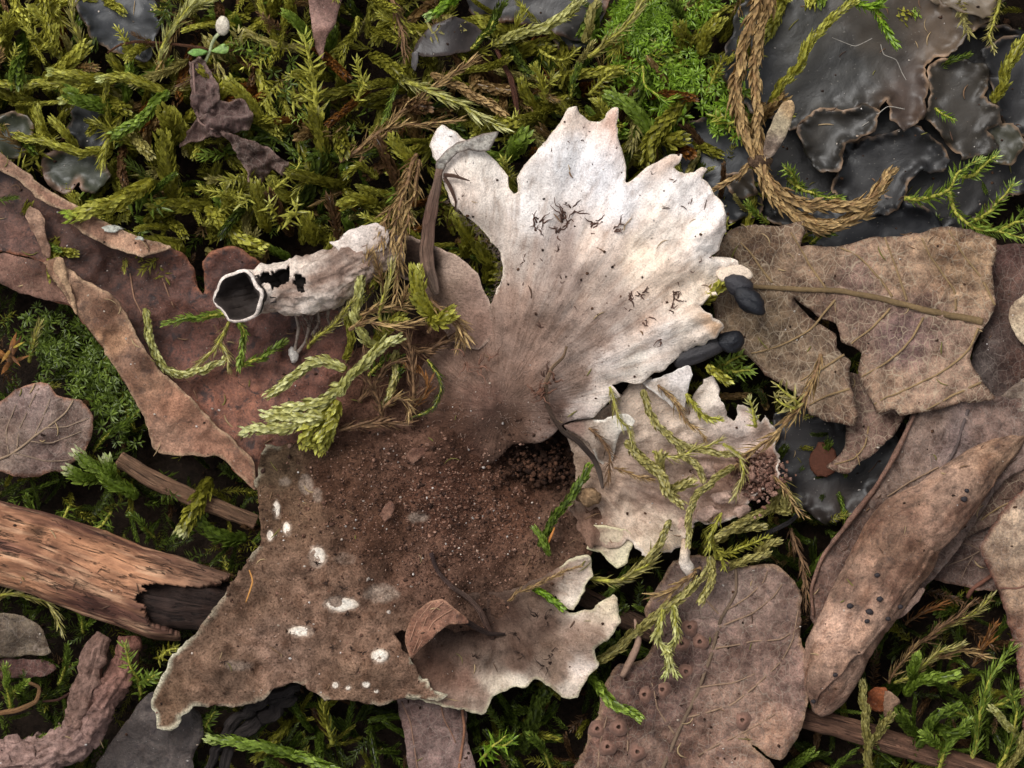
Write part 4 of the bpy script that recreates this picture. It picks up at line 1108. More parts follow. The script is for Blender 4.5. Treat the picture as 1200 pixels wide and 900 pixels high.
for k, (cx, cy, rx, ry, a) in enumerate(SPOTS):
    if a < .85:
        continue
    m = 26; th = np.arange(m) / m * 2 * np.pi; rings = []
    out = 1 + .16 * fbm(np.cos(th) * 2 + k, np.sin(th) * 2, 60 + k, 3)
    for q, h in ((1.0, -.004), (.86, .012), (.5, .008), (.05, .004)):
        x_ = cx + np.cos(th) * rx * q * out; y_ = cy + np.sin(th) * ry * q * out
        rings.append(W(x_, y_, s_base(x_, y_) * .5 + s_base(cx, cy)[0] * .5 + h))
    V = np.concatenate(rings); i = np.arange(3)[:, None] * m; j = np.arange(m)[None]; jn = (j + 1) % m
    Q = np.stack([i + j, i + m + j, i + m + jn, i + jn], -1).reshape(-1, 4)
    C = np.repeat(np.array([lin(c) for c in ((176, 152, 132), (216, 200, 182), (230, 220, 206), (228, 216, 200))]), m, 0)
    mk('pale_spot', V, np.zeros((0, 3), int), Q, C, M_LICH, parent=BASE)

# ---- lower lobe with whitish tips
low = [(540, 700), (600, 690), (650, 668), (668, 655), (691, 650), (693, 660), (693, 673), (683, 692), (671, 714), (658, 708), (650, 700), (640, 702), (668, 716), (688, 716), (701, 705), (717, 698), (725, 705), (725, 718), (728, 728), (722, 741), (709, 754), (695, 763), (698, 778), (688, 797), (675, 818), (670, 819), (657, 814), (642, 804), (632, 796), (624, 796), (616, 806), (606, 805), (588, 810), (578, 817), (571, 832), (562, 837), (544, 833), (518, 827), (470, 815), (450, 780), (455, 730), (500, 720)]
def low_c(X, Y, e, C):
    C = C * (1 + 0.34 * fbm(X / 22, Y / 22, 111, 5) + 0.2 * fbm(X / 6, Y / 6, 112, 3))[:, None]
    dk = np.clip(fbm(X / 9, Y / 9, 113, 3) - 0.45, 0, 1)[:, None] * 2
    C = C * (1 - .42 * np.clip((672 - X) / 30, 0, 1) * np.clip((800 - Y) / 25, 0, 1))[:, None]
    return C * (1 - np.clip(dk, 0, .7))
LOW, s_low = sheet('lower_lobe', low, [(540, 705, .5), (640, 670, .46), (690, 655, .5), (671, 713, .5), (655, 703, .4), (720, 702, .72), (727, 728, .74), (700, 740, .78), (690, 770, .66), (672, 817, .56), (625, 796, .5), (588, 808, .46), (560, 836, .5), (520, 822, .46), (500, 780, .5), (560, 770, .56), (570, 735, .34), (620, 740, .56), (640, 770, .62), (470, 780, .4), (455, 740, .4)],
    [(500, 780, 112, 84, 70), (550, 800, 122, 92, 78), (560, 740, 88, 66, 56), (590, 720, 98, 74, 62), (640, 730, 118, 92, 78), (615, 760, 108, 82, 68), (600, 780, 114, 88, 74), (650, 790, 116, 94, 78), (650, 755, 122, 98, 82), (680, 690, 216, 200, 184), (672, 708, 218, 204, 188), (655, 680, 160, 132, 114), (715, 712, 214, 196, 168), (722, 735, 216, 192, 172), (690, 745, 158, 132, 114), (676, 740, 150, 124, 108), (685, 785, 232, 214, 200), (672, 808, 226, 208, 190), (660, 770, 150, 124, 106), (610, 803, 222, 208, 190), (585, 807, 200, 184, 164), (640, 690, 130, 100, 82)],
    M_FRILL, parent=TH, sp=3.0, thick=.03, jag=1.7, nz=(0.11, 34), rim=((214, 204, 170), 2.4, lambda X, Y: ((X > 655) | (Y > 785)) * .9), cfun=low_c, mat_under=M_LICHTOP, seed=110, soft=14, focus=(560, 660, 12, 30))
# ---- small white tip between the frilled lobe and the lower lobe
sheet('lobe_tip', [(690, 615), (735, 622), (742, 634), (738, 646), (734, 661), (724, 665), (714, 657), (704, 648), (688, 644)], [(690, 620, .5), (738, 636, .52), (728, 662, .44), (700, 645, .46)], [(695, 630, 120, 94, 78), (720, 645, 190, 172, 148), (730, 658, 220, 208, 176)], M_LICH, parent=TH, sp=3.2, thick=.03, rim=((220, 210, 170), 2.5), seed=114)

# ---- frilled right lobe
fr = [(668, 500), (700, 480), (730, 462), (754, 446), (776, 452), (796, 476), (806, 470), (816, 461), (825, 449), (834, 443), (839, 453), (844, 466), (846, 480), (853, 486), (861, 488), (868, 481), (876, 479), (886, 492), (898, 491), (906, 505), (914, 527), (915, 548), (910, 566), (893, 578), (876, 588), (862, 606), (842, 612), (822, 612), (808, 628), (800, 642), (788, 650), (774, 648), (762, 656), (750, 642), (738, 630), (720, 640), (690, 640), (668, 600), (676, 550)]
def fr_z(X, Y, e):
    a = np.arctan2(Y - 540, X - 690); r = np.hypot(X - 690, Y - 540)
    k = np.clip(r / 200, 0, 1) ** 1.3
    return k * (0.11 * np.sin(a * 13 + 2.2 * fbm(X / 60, Y / 60, 5, 2)) + 0.05 * np.sin(a * 29 + 1)) + 0.03 * fbm(X / 16, Y / 16, 6, 3)
def fr_c(X, Y, e, C):
    return C * np.array([1.12, 1.1, 1.08]) * (1 + 0.3 * fbm(X / 20, Y / 20, 121, 4) + 0.16 * fbm(X / 6, Y / 6, 122, 3))[:, None]
o, s_fr = sheet('frilled_lobe', fr, [(680, 520, .45), (740, 460, .5), (800, 480, .55), (834, 445, .62), (875, 480, .62), (912, 540, .62), (880, 585, .5), (840, 610, .5), (790, 648, .5), (740, 630, .5), (690, 620, .46), (780, 540, .62), (840, 520, .64), (720, 570, .56)],
    [(700, 520, 186, 166, 150), (740, 500, 198, 180, 164), (780, 490, 204, 186, 170), (830, 460, 216, 204, 192), (870, 500, 212, 198, 190), (890, 500, 188, 164, 148), (900, 540, 140, 108, 94), (850, 560, 152, 122, 106), (800, 560, 176, 152, 136), (830, 600, 196, 168, 152), (760, 560, 184, 160, 144), (740, 610, 192, 172, 154), (775, 640, 208, 192, 172), (700, 570, 162, 138, 120), (690, 620, 116, 90, 76), (680, 545, 150, 128, 110), (770, 583, 120, 98, 86)],
    M_FRILL, parent=TH, sp=2.8, thick=.028, jag=3.4, nz=(0.10, 24), rim=((222, 208, 194), 2.2, lambda X, Y: np.clip((X - 728) / 20, 0, 1)), zfun=fr_z, cfun=fr_c, mat_under=M_LICHTOP, seed=120, edge_z=(0.05, 8), focus=(660, 540, 14, 30))
sheet('frill_flap', [(752, 447), (775, 441), (799, 429), (808, 429), (811, 438), (806, 455), (801, 478), (791, 481), (780, 470), (764, 458)], [(754, 448, .72), (805, 430, .8), (800, 478, .74), (780, 455, .84)], [(770, 450, 176, 162, 150), (800, 440, 216, 206, 200), (795, 470, 208, 198, 190)], M_LICH, parent=TH, sp=3.2, thick=.028, jag=1.0, rim=((232, 224, 216), 2.2), seed=123)
# rolled white spire
tube('rolled_tip', [(803, 632, .62), (802, 646, .66), (804, 660, .62), (810, 672, .54), (818, 678, .5), (823, 673, .46)], [3, 6, 7, 6.5, 5, 2.5], [(170, 142, 116), (206, 186, 164), (226, 212, 198), (222, 208, 194), (176, 146, 120)], M_LICH, TH, 14, lump=.55, lscale=8, flat=.7, step=2)
V, T, Q = blob_arr(W(818, 671, .57), (.035, .045, .03), 3); mk('tip_hollow_shade', V, T, Q, lin((44, 30, 22)), M_FIBRE, parent=TH)  # solid dark blob: shade of the tip's open end put into its colour
# folded frill knuckles
for k, (x, y, rx, ry, z) in enumerate(((829, 601, 13, 9, .62), (850, 582, 14, 9, .66), (826, 548, 16, 13, .66), (868, 598, 10, 8, .56), (800, 617, 9, 10, .58))):
    V, T, Q = blob_arr(W(x, y, z - .02), (rx / 110, ry / 110, .06), k + 20, (18, 12), .8)
    mk('frill_knuckle', V, T, Q, lin((188, 158, 142)), M_LICH, parent=TH)

# ---- the white fan
fan = [(519, 146), (528, 150), (537, 155), (545, 163), (558, 170), (570, 178), (586, 192), (595, 207), (597, 219), (602, 228), (608, 226), (607, 217), (605, 208), (612, 197), (625, 180), (640, 163), (652, 148), (661, 137), (667, 126), (675, 124), (680, 134), (692, 142), (702, 143), (710, 136), (717, 127), (725, 129), (724, 145), (724, 160), (730, 175), (734, 195), (735, 213), (745, 206), (758, 198), (768, 191), (780, 184), (790, 180), (798, 180), (796, 190), (790, 195), (802, 203), (812, 202), (823, 196), (829, 199), (822, 208), (829, 214), (838, 228), (848, 237), (852, 255), (851, 272), (845, 284), (842, 292), (833, 300), (846, 301), (857, 303), (866, 306), (866, 312), (860, 320), (852, 326), (845, 332), (838, 338), (841, 344), (832, 344), (826, 351), (822, 357), (827, 364), (834, 368), (836, 375), (845, 377), (848, 383), (843, 388), (838, 396), (828, 399), (826, 404), (815, 405), (806, 413), (800, 412), (792, 421), (784, 426), (776, 436), (766, 437), (754, 447), (745, 449), (733, 447), (722, 451), (716, 451), (722, 458), (728, 465), (715, 470), (704, 480), (694, 490), (677, 492), (660, 497), (645, 512), (633, 518), (600, 523), (580, 540), (555, 555), (520, 556), (480, 545), (440, 530), (425, 500), (450, 460), (490, 430), (520, 405), (545, 392), (560, 375), (575, 357), (582, 340), (588, 318), (586, 296), (575, 282), (562, 265), (537, 247), (525, 232), (521, 218), (516, 202), (510, 187), (504, 171), (508, 156)]
def fan_z(X, Y, e):
    a = np.arctan2(Y - 470, X - 590); r = np.hypot(X - 590, Y - 470)
    k = np.clip((r - 60) / 250, 0, 1)
    return k * (0.05 * np.sin(a * 17 + 3 * fbm(X / 90, Y / 90, 131, 2)) + 0.02 * np.sin(a * 41)) + 0.02 * fbm(X / 14, Y / 14, 132, 3) + np.clip((X - 740) / 80, 0, 1) * np.clip((Y - 200) / 60, 0, 1) * (.10 * np.sin(a * 26 + 2 * fbm(X / 40, Y / 40, 139, 2)) + .05 * fbm(X / 12, Y / 12, 140, 2))
def fan_c(X, Y, e, C):
    a = np.arctan2(Y - 470, X - 590); r = np.hypot(X - 590, Y - 470)
    st = fbm(a * 22, r / 60, 133, 4)                     # felt streaks run outward from the neck
    brown = np.clip((250 - r) / 130 + 0.9 * st + 0.5 * fbm(X / 40, Y / 40, 138, 3), 0, 1)[:, None] * 0.62
    C = C * (1 + 0.18 * st)[:, None]
    C = C * (1 - brown * 0.55 * np.array([.7, .9, 1.0]))
    C = C * (1 + (0.10 + 0.22 * np.clip((230 - r) / 120, 0, 1)) * fbm(X / 9, Y / 9, 134, 3))[:, None]
    pk = np.clip(fbm(X / 45, Y / 45, 135, 3), 0, 1)[:, None]
    return C * 1.02 * (1 - pk * np.array([0, .08, .13]))
WH = (236, 230, 226)
FAN, s_fan = sheet('white_fan', fan, [(519, 147, .85), (505, 172, .9), (560, 180, 1.0), (595, 210, .95), (540, 230, 1.02), (606, 226, .9), (670, 126, 1.1), (720, 128, 1.12), (660, 180, 1.2), (735, 212, 1.0), (797, 181, 1.08), (825, 198, 1.06), (851, 255, 1.0), (840, 298, .96), (866, 308, 1.15), (850, 325, 1.0), (826, 355, .98), (846, 380, 1.05), (800, 411, .92), (747, 448, .84), (727, 464, .98), (680, 491, .84), (640, 512, .74), (590, 528, .5), (560, 550, .3), (520, 552, .25), (480, 540, .25), (450, 525, .2), (430, 500, .2), (450, 462, .3), (490, 432, .45), (510, 480, .7), (560, 470, .92), (600, 440, 1.02), (535, 400, .68), (585, 340, .9), (580, 290, .92), (640, 350, 1.12), (700, 300, 1.16), (760, 260, 1.16), (770, 340, 1.1), (720, 400, 1.04), (650, 440, 1.04)],
    [(515, 165, *WH), (550, 190, 238, 228, 216), (560, 230, 234, 222, 210), (530, 222, 214, 200, 188), (560, 262, 180, 166, 154), (580, 285, 214, 200, 188), (670, 135, 238, 218, 202), (722, 132, 220, 186, 168), (665, 180, 230, 226, 224), (700, 200, 226, 222, 222), (720, 230, 234, 228, 226), (620, 250, 232, 224, 218), (797, 183, 226, 198, 178), (800, 220, 236, 228, 222), (830, 240, 238, 230, 226), (780, 270, 238, 224, 210), (830, 290, 236, 228, 220), (700, 290, 234, 218, 204), (750, 300, 238, 220, 200), (860, 308, 236, 220, 204), (820, 330, 236, 218, 198), (780, 340, 230, 210, 190), (840, 382, 206, 172, 140), (810, 390, 234, 222, 208), (770, 395, 232, 224, 216), (740, 430, 236, 228, 216), (715, 420, 236, 230, 224), (755, 380, 196, 176, 160), (705, 470, 240, 232, 222), (690, 480, 228, 220, 214), (680, 440, 138, 120, 108), (700, 400, 148, 130, 118), (720, 370, 166, 148, 136), (690, 340, 186, 168, 154), (660, 320, 160, 144, 134), (640, 300, 176, 162, 152), (660, 275, 168, 156, 150), (610, 320, 186, 170, 158), (600, 350, 172, 150, 136), (640, 380, 148, 130, 118), (600, 400, 146, 126, 114), (560, 420, 140, 116, 102), (620, 450, 138, 114, 100), (660, 480, 128, 104, 92), (570, 470, 124, 98, 86), (520, 490, 108, 82, 68), (600, 510, 110, 86, 72), (480, 520, 96, 70, 56), (540, 540, 96, 70, 58), (450, 490, 100, 76, 62)],
    M_FAN, parent=TH, sp=3.0, thick=.035, jag=1.0, nz=(0.05, 60), zfun=fan_z, cfun=fan_c, rim=((238, 222, 204), 1.6, lambda X, Y: ((Y < 345) | ((X > 690) & (Y < 495))) * 1.0), edge_z=(-0.06, 6), mat_under=M_LICHTOP, seed=130, soft=16, focus=(585, 480, 24, 42))
# horn at the fan's side, second layer
sheet('fan_horn', [(838, 318), (856, 312), (868, 310), (880, 318), (882, 325), (872, 328), (858, 326), (846, 330)], [(840, 320, .9), (880, 321, .92), (866, 312, .94)], (232, 212, 190), M_FAN, parent=TH, sp=3, jag=.5, thick=.03, seed=136)
# folded-over white flap under the neck
sheet('folded_flap', [(660, 498), (685, 491), (706, 492), (724, 485), (736, 486), (744, 494), (740, 502), (728, 506), (722, 520), (718, 540), (710, 548), (700, 540), (690, 520), (672, 508)], [(662, 498, .74), (725, 486, .86), (743, 494, .84), (712, 545, .46), (700, 510, .78)],
      [(675, 500, 130, 104, 92), (700, 500, 176, 158, 142), (730, 494, 236, 228, 214), (712, 530, 140, 118, 102), (720, 505, 200, 186, 172)], M_LICH, parent=TH, sp=3, thick=.03, jag=1.0, rim=((240, 232, 218), 2.5, lambda X, Y: X > 695), seed=137)
# arching strip on the other side of the neck
sheet('arching_strip', [(452, 268), (480, 277), (513, 290), (541, 303), (560, 323), (572, 350), (582, 385), (560, 410), (525, 395), (505, 360), (480, 330), (455, 312)], [(455, 275, .9), (513, 292, 1.0), (560, 325, .98), (575, 360, .88), (490, 320, .72), (530, 370, .74), (560, 400, .8)],
      [(480, 285, 70, 54, 46), (540, 312, 170, 146, 130), (565, 345, 150, 124, 110), (520, 340, 120, 98, 84), (500, 310, 56, 44, 38), (560, 385, 140, 112, 98)], M_LICH, parent=TH, sp=3.2, thick=.03, jag=1.2, rim=((190, 164, 146), 3), seed=138)

# ---- rolled tube lobe
def tube_lobe():
    ctr = np.array([(280, 347, 1.14, 27, 28), (287, 346, 1.02, 27, 28), (299, 343, .94, 27, 26), (318, 339, .9, 28, 26), (345, 336, .9, 29, 27), (375, 330, .94, 32, 30), (400, 320, .98, 30, 30), (424, 306, 1.0, 28, 28), (446, 298, .96, 22, 22), (470, 294, .9, 16, 14)], float)
    D = catmull(np.column_stack([ctr[:, :2], ctr[:, 2] * 100, ctr[:, 3:]]), 1.4, closed=False); n = len(D)
    P = W(D[:, 0], D[:, 1], D[:, 2] / 100)
    T, A, B = frames(P)
    m = 120; th = np.linspace(0, 2 * np.pi, m, endpoint=False)
    u = np.arange(n)[:, None] * 1.4
    lump = 1 + .12 * np.clip(u / 20, .1, 1) * fbm(u / 45, np.cos(th) * 6 + 7 * np.sin(th), 149, 3) + .20 * fbm(u / 26, np.cos(th) * 1.3 + 1.6 * np.sin(th), 141, 3) + .03 * np.clip(u / 20, 0, 1) * fbm(u / 8, np.cos(th) * 5 + 6 * np.sin(th), 142, 2)
    flare = 1 + .12 * np.exp(-u / 6)
    shift = (3 * np.sin(th - .5) - 1 + 6 * fbm(np.cos(th) * 1.3, np.sin(th) * 1.3, 147, 3) )[None] * np.exp(-u / 10) / 100        # oblique, ragged mouth
    V = P[:, None] + lump[..., None] * flare[..., None] * (D[:, 4] / 100)[:, None, None] * np.cos(th)[None, :, None] * A[:, None] + lump[..., None] * flare[..., None] * (D[:, 3] / 100)[:, None, None] * np.sin(th)[None, :, None] * B[:, None]
    V = V + shift[..., None] * T[:, None]
    cr = np.clip(u / 30 - .1, 0, 1) * (.09 * fbm(V[..., 0] * 3.2 + V[..., 2] * 2, V[..., 1] * 3.2 - V[..., 2], 153, 4) + .05 * (.5 - np.abs(fbm(V[..., 0] * 5 + 3, V[..., 1] * 5 + V[..., 2] * 3, 154, 3)) * 2))
    nr = V - P[:, None]; nr /= np.linalg.norm(nr, axis=2, keepdims=True) + 1e-9
    V = V + nr * cr[..., None]
    keep = np.ones((n, m), bool)
    # two ragged gaps along the top where the margins do not meet
    tw = ((th + np.pi) % (2 * np.pi)) - np.pi
    xs = D[:, 0][:, None] + 0 * tw
    g1 = (xs > 303 + 3 * vnoise(u / 4, tw * 5, 5)) & (xs < 346 + 3 * vnoise(u / 5, tw * 4, 3)) & (np.abs(tw + .78 + .25 * vnoise(u / 6, u * 0, 8)) < .30 + .1 * vnoise(u / 5, tw * 3, 4))
    g2 = ((xs - 357) / 6) ** 2 + ((tw + .35) / .3) ** 2 < 1 + .8 * vnoise(u / 3, tw * 6, 9)
    bad = g1 | g2
    i = np.arange(n - 1)[:, None] * m; j = np.arange(m)[None]; jn = (j + 1) % m
    Q = np.stack([i + j, i + jn, i + m + jn, i + m + j], -1)
    fb = ~(bad[:-1] | bad[:-1][:, jn[0]] | bad[1:] | bad[1:][:, jn[0]])
    Q = Q[fb]
    base_ = lin((222, 206, 192)); br = lin((132, 104, 88)); wh = lin((236, 222, 210))
    s = fbm(u / 30, th[None] * 1.5, 143, 4)
    k = np.clip(.3 + 1.7 * s, 0, 1)[..., None] * .85
    C = base_ * (1 - k) + br * k
    far = np.clip((xs - 350) / 70, 0, .8)[..., None] * np.clip(.6 + 1.2 * fbm(u / 20, np.cos(th) * 2 + 3 * np.sin(th), 152, 3), 0, 1)[..., None]; C = C * (1 - far) + lin((124, 102, 90)) * far
    e = np.exp(-(u / 9) ** 2)[..., None] * .85 + 0 * C
    C = C * (1 - e) + wh * e
    flat_V = V.reshape(-1, 3); flat_C = C.reshape(-1, 3)
    used = np.unique(Q); rm = np.full(len(flat_V), -1); rm[used] = np.arange(len(used))
    o = mk('rolled_lobe', flat_V[used], Qd=rm[Q], C=flat_C[used], mats=[M_LICH, M_LICHIN], parent=TH)
    md = o.modifiers.new('thickness', 'SOLIDIFY'); md.thickness = .038; md.offset = -1.0; md.material_offset = 1; md.material_offset_rim = 0
    return o


def mat_flat(name, col, rough=.7):
    m, n, l = newmat(name)
    tc = n.new('ShaderNodeTexCoord'); f = noise(n, l, 20, 4, tc.outputs['Object'])
    c = mixc(n, l, 'MULTIPLY', .6, tuple(lin(col)), ramp(n, l, f, [(.3, .5), (.7, 1.4)]))
    finish(n, l, c, rough, bumpn(n, l, f, .3, .02), .3)
    return m


M_LICHIN = mat_flat('lichen_dark_upper_side', (58, 50, 46))
tl = tube_lobe()
sheet('upper_frill', [(386, 284), (396, 282), (407, 270), (425, 264), (441, 262), (455, 270), (452, 290), (430, 298), (405, 300), (396, 292)], [(387, 284, 1.2), (440, 264, 1.12), (450, 288, 1.2), (405, 298, 1.22), (420, 280, 1.3)], [(395, 286, 226, 210, 198), (425, 272, 218, 204, 194), (440, 288, 160, 140, 126)], M_LICH, parent=TH, sp=3, thick=.03, jag=1.2, rim=((226, 212, 202), 2), seed=144)
# pale rhizine stalks holding the roll up
for k, p in enumerate(([(346, 368, .62), (350, 384, .4), (347, 402, .26), (344, 418, .2)], [(352, 366, .62), (362, 380, .42), (358, 400, .28), (348, 414, .2)], [(372, 362, .66), (374, 378, .46), (366, 392, .3)], [(388, 352, .7), (384, 372, .5), (390, 388, .34)], [(404, 342, .72), (398, 362, .5), (404, 380, .36)])):
    tube('rhizine', p, [1.6, 2.2, 1.5, 2.6], (160, 144, 132), M_LICH, TH, 6, lump=.3, seed=k)
rr = np.random.default_rng(18)
fibres('rhizine_fringe', [(rr.uniform(350, 440), 0, 0) for _ in range(1)] and [(x, 372 - (x - 350) * .42 + rr.normal(0, 5), .62 + (x - 350) * .0012) for x in rr.uniform(352, 440, 60)], 26, (112, 96, 86), M_FIBRE, TH, r=.8, up=-.8, seed=19, n=1, ang=1.7, spread=.35)['kind'] = 'stuff'
V, T, Q = blob_arr(W(344, 416, .2), (.07, .1, .06), 8, lump=.5); mk('rhizine_foot', V, T, Q, lin((208, 200, 192)), M_LICH, parent=TH)

# ---- black fruiting discs
def disc(cx, cy, z, a, b, ang, h, col, label=None, bend=0.0, seed=0):
    m, kx = 26, 17
    V, T, Q = blob_arr((0, 0, 0), (1, 1, 1), seed, (m, kx), .22)
    u, v, w = V[:, 0] * a, V[:, 1] * b, V[:, 2] * h
    v = v + bend * (u / a) ** 2 * b
    c, s = math.cos(ang), math.sin(ang)
    P = W(cx + u * c - v * s, cy + u * s + v * c, np.full(len(u), z)); P[:, 2] += w
    o = mk('fruiting_disc', P, T, Q, lin(col), M_DISC, parent=TH)
    if label: o['label'] = label
disc(878, 352, .98, 22, 13.5, .75, .12, (24, 25, 31), 'glossy black egg-shaped fruiting disc', seed=1)
disc(866, 334, .92, 17, 13, .55, .10, (46, 44, 48), seed=2)
disc(820, 411, .74, 35, 12.5, -.42, .12, (46, 43, 45), 'long charcoal fruiting disc under the fan edge', .12, seed=3)
disc(857, 400, .76, 17, 13, -.3, .13, (25, 26, 32), seed=4)

# ---- dark rhizine tufts on the fan
RH = [(660, 264, 6, 24), (652, 272, 5, 16), (667, 252, 4, 26), (629, 268, 4, 20), (632, 258, 2, 18), (694, 264, 4, 18), (720, 268, 4, 16), (692, 275, 2, 8), (657, 328, 5, 8), (615, 308, 4, 8), (636, 307, 2, 6), (752, 345, 6, 10), (740, 352, 5, 11), (735, 365, 4, 8), (755, 375, 3, 12), (634, 382, 4, 12), (612, 335, 3, 5), (655, 295, 6, 9), (675, 250, 3, 14), (640, 440, 5, 16), (628, 460, 4, 14), (650, 300, 3, 8), (615, 302, 3, 6), (790, 345, 3, 10), (748, 384, 3, 8), (776, 398, 3, 14), (672, 360, 3, 6), (795, 330, 3, 9), (808, 318, 3, 9), (818, 308, 3, 8), (830, 302, 3, 9), (790, 352, 3, 12), (785, 362, 3, 11), (540, 230, 3, 8), (645, 178, 3, 6), (665, 165, 3, 7), (682, 150, 3, 6), (692, 155, 2, 6), (680, 165, 2, 6), (722, 175, 3, 7), (640, 190, 2, 6), (530, 160, 2, 6), (767, 205, 3, 7), (790, 215, 2, 6), (806, 240, 2, 6)]
for k, (x, y, n, L) in enumerate(RH):
    z = s_fan(x, y)[0]
    a_ = math.atan2(y - 470, x - 590)
    st_ = [(x + q * .25 * L * math.cos(a_), y + q * .25 * L * math.sin(a_), z - .004) for q in (-1, 0, 1)] if L > 9 else [(x, y, z - .004)]
    fibres('rhizine_tuft', st_, L * 1.05, (82, 58, 48), M_FIBRE, FAN, r=1.15 if L > 9 else .7, up=.22, seed=k + 200, n=max(1, n // 2), ang=a_, spread=1.0)
for k, (x, y, n, L) in enumerate(((402, 690, 5, 7), (384, 682, 6, 8), (406, 720, 4, 6), (372, 660, 5, 6), (425, 765, 4, 6), (412, 760, 4, 5), (360, 728, 4, 7), (630, 725, 3, 20), (640, 728, 3, 18), (645, 765, 3, 18), (640, 780, 3, 16), (606, 745, 4, 12), (610, 765, 4, 12), (556, 770, 4, 10), (262, 775, 3, 6), (388, 760, 5, 7), (350, 720, 4, 6))):
    z = max(s_base(x, y)[0] if x < 470 else 0, s_low(x, y)[0] if x > 470 else 0)
    fibres('rhizine_tuft', [(x, y, z)], L, (58, 42, 34), M_FIBRE, BASE if x < 470 else LOW, r=.8, up=.5, seed=k + 300, n=n)
# felt fringe on the shaded edge of the fan's finger
rr = np.random.default_rng(8)
fr_pts = [(x + rr.normal(0, 2), y + rr.normal(0, 2)) for x, y in catmull(np.array([(530, 235), (545, 252), (563, 268), (577, 286), (587, 300), (588, 325), (580, 348)], float), 2.0, closed=False)]
fibres('felt_fringe', [(x, y, s_fan(x, y)[0] - .02) for x, y in fr_pts], 10, (108, 92, 82), M_FIBRE, TH, r=.35, up=.3, seed=400, n=2, ang=2.6, spread=.5)['kind'] = 'stuff'
# felt hairs lying over the brown neck
nk = scatter(900, 470, 720, 340, 530, 12, lambda x, y: inside(x, y, np.array([(560, 380), (640, 330), (700, 360), (720, 410), (680, 485), (600, 515), (520, 530), (470, 515), (500, 450)], float)))
fibres('felt_hairs', [(x, y, s_fan(x, y)[0]) for x, y in nk], 7, (150, 126, 112), M_FIBRE, TH, r=.28, up=.25, seed=401, n=1)['kind'] = 'stuff'

# ------------------------------------------------------------------ soil caught on the lichen
def crumbs(name, label, pts, rng_r, cols, seed, mat=None, kind='stuff'):
    rng = np.random.default_rng(seed); arrs = []
    for (x, y, z) in pts:
        r = rng.uniform(*rng_r) * (1 if rng.random() > .08 else rng.uniform(1.4, 2.4)) / 100
        V, T, Q = blob_arr((0, 0, 0), (r, r * rng.uniform(.6, 1.2), r * .8), int(rng.integers(0, 400)), (6, 5), 1.1)
        V = V + W(x, y, z + r * .3)
        c = lin(cols[rng.integers(0, len(cols))]) * rng.uniform(.7, 1.25)
        arrs.append((V, T, Q, np.tile(c, (len(V), 1))))
    V, T, Q, C = join(arrs)
    o = mk(name, V, T, Q, C, mat or M_KNOB)
    return tag(o, label, 'soil', kind=kind)


def on_base(n, cx, cy, sx, sy, seed):
    r = np.random.default_rng(seed); x = r.normal(cx, sx, n); y = r.normal(cy, sy, n)
    k = inside(x, y, np.array(base, float)) & (s_base(x, y) > 0.2) & (spotf(x, y) < .15); x, y = x[k], y[k]
    zf = s_fan(x, y); ins = inside(x, y, np.array(fan, float))
    z = np.where(ins, np.maximum(zf, s_base(x, y)), s_base(x, y))
    return list(zip(x, y, z))


EARTH = [(112, 82, 68), (134, 100, 82), (98, 72, 60), (84, 62, 52), (150, 114, 96), (122, 88, 72), (168, 134, 116), (72, 52, 44)]
crumbs('soil_crumbs', 'loose reddish brown soil crumbs on the brown underside', on_base(2600, 545, 595, 70, 42, 31) + on_base(1300, 440, 570, 70, 45, 32) + on_base(700, 560, 660, 70, 40, 33) + on_base(220, 350, 720, 70, 60, 36), (.45, 1.5), EARTH, 41)
crumbs('sand_grains', 'scattered pale sand grains on the brown underside', on_base(130, 520, 600, 95, 60, 34) + on_base(40, 330, 700, 60, 70, 35), (.7, 1.5), [(206, 190, 176), (190, 160, 140), (214, 204, 196)], 42)
rr = np.random.default_rng(77)
cl = [(rr.normal(632, 30), rr.normal(546, 13), rr.uniform(.08, .34)) for _ in range(800)]
crumbs('soil_clump', 'dark crumbly soil clump in the hollow under the lichen neck', cl, (.8, 3.4), [(64, 44, 34), (50, 34, 27), (84, 58, 44), (100, 70, 54)], 43)
cl = [(rr.normal(890, 13), rr.normal(556, 12), .62 + abs(rr.normal(0, .06))) for _ in range(650)]
crumbs('soil_clump', 'pinkish brown soil clump stuck on the frilled lobe', cl, (.7, 3.2), [(158, 122, 106), (138, 102, 88), (120, 86, 72), (172, 136, 120)], 44)
rr = np.random.default_rng(78)
crumbs('ground_litter', 'fine dark litter strewn over the soil', [(x, y, ground_z(*(W(x, y, -.7)[:2])) + .01) for x, y in scatter(2600, -150, 1350, -150, 1050, 79)], (1.0, 3.2), [(66, 48, 36), (50, 36, 28), (84, 60, 44), (100, 66, 46), (40, 32, 28)], 45)

# flakes of matted bark and fibre on the brown underside
for k, (pl, z, lab) in enumerate((
    ([(448, 596), (456, 588), (462, 592), (458, 604), (452, 612), (446, 604)], .66, 'small pinkish brown bark flake on the brown underside'),
    ([(476, 534), (486, 524), (500, 526), (514, 522), (508, 532), (494, 536), (484, 544)], .66, 'twisted tan shred on the brown underside below the neck'))):
    t = thing('bark_flake', pl[0][0], pl[0][1], z - .1, lab, 'bark')
    c = np.mean(pl, 0)
    sheet('flake', pl, [(c[0], c[1], z + .05)] + [(a, b, z) for a, b in pl], (128, 94, 78), M_LEAFT, parent=t, sp=3, jag=1.0, seed=150 + k)

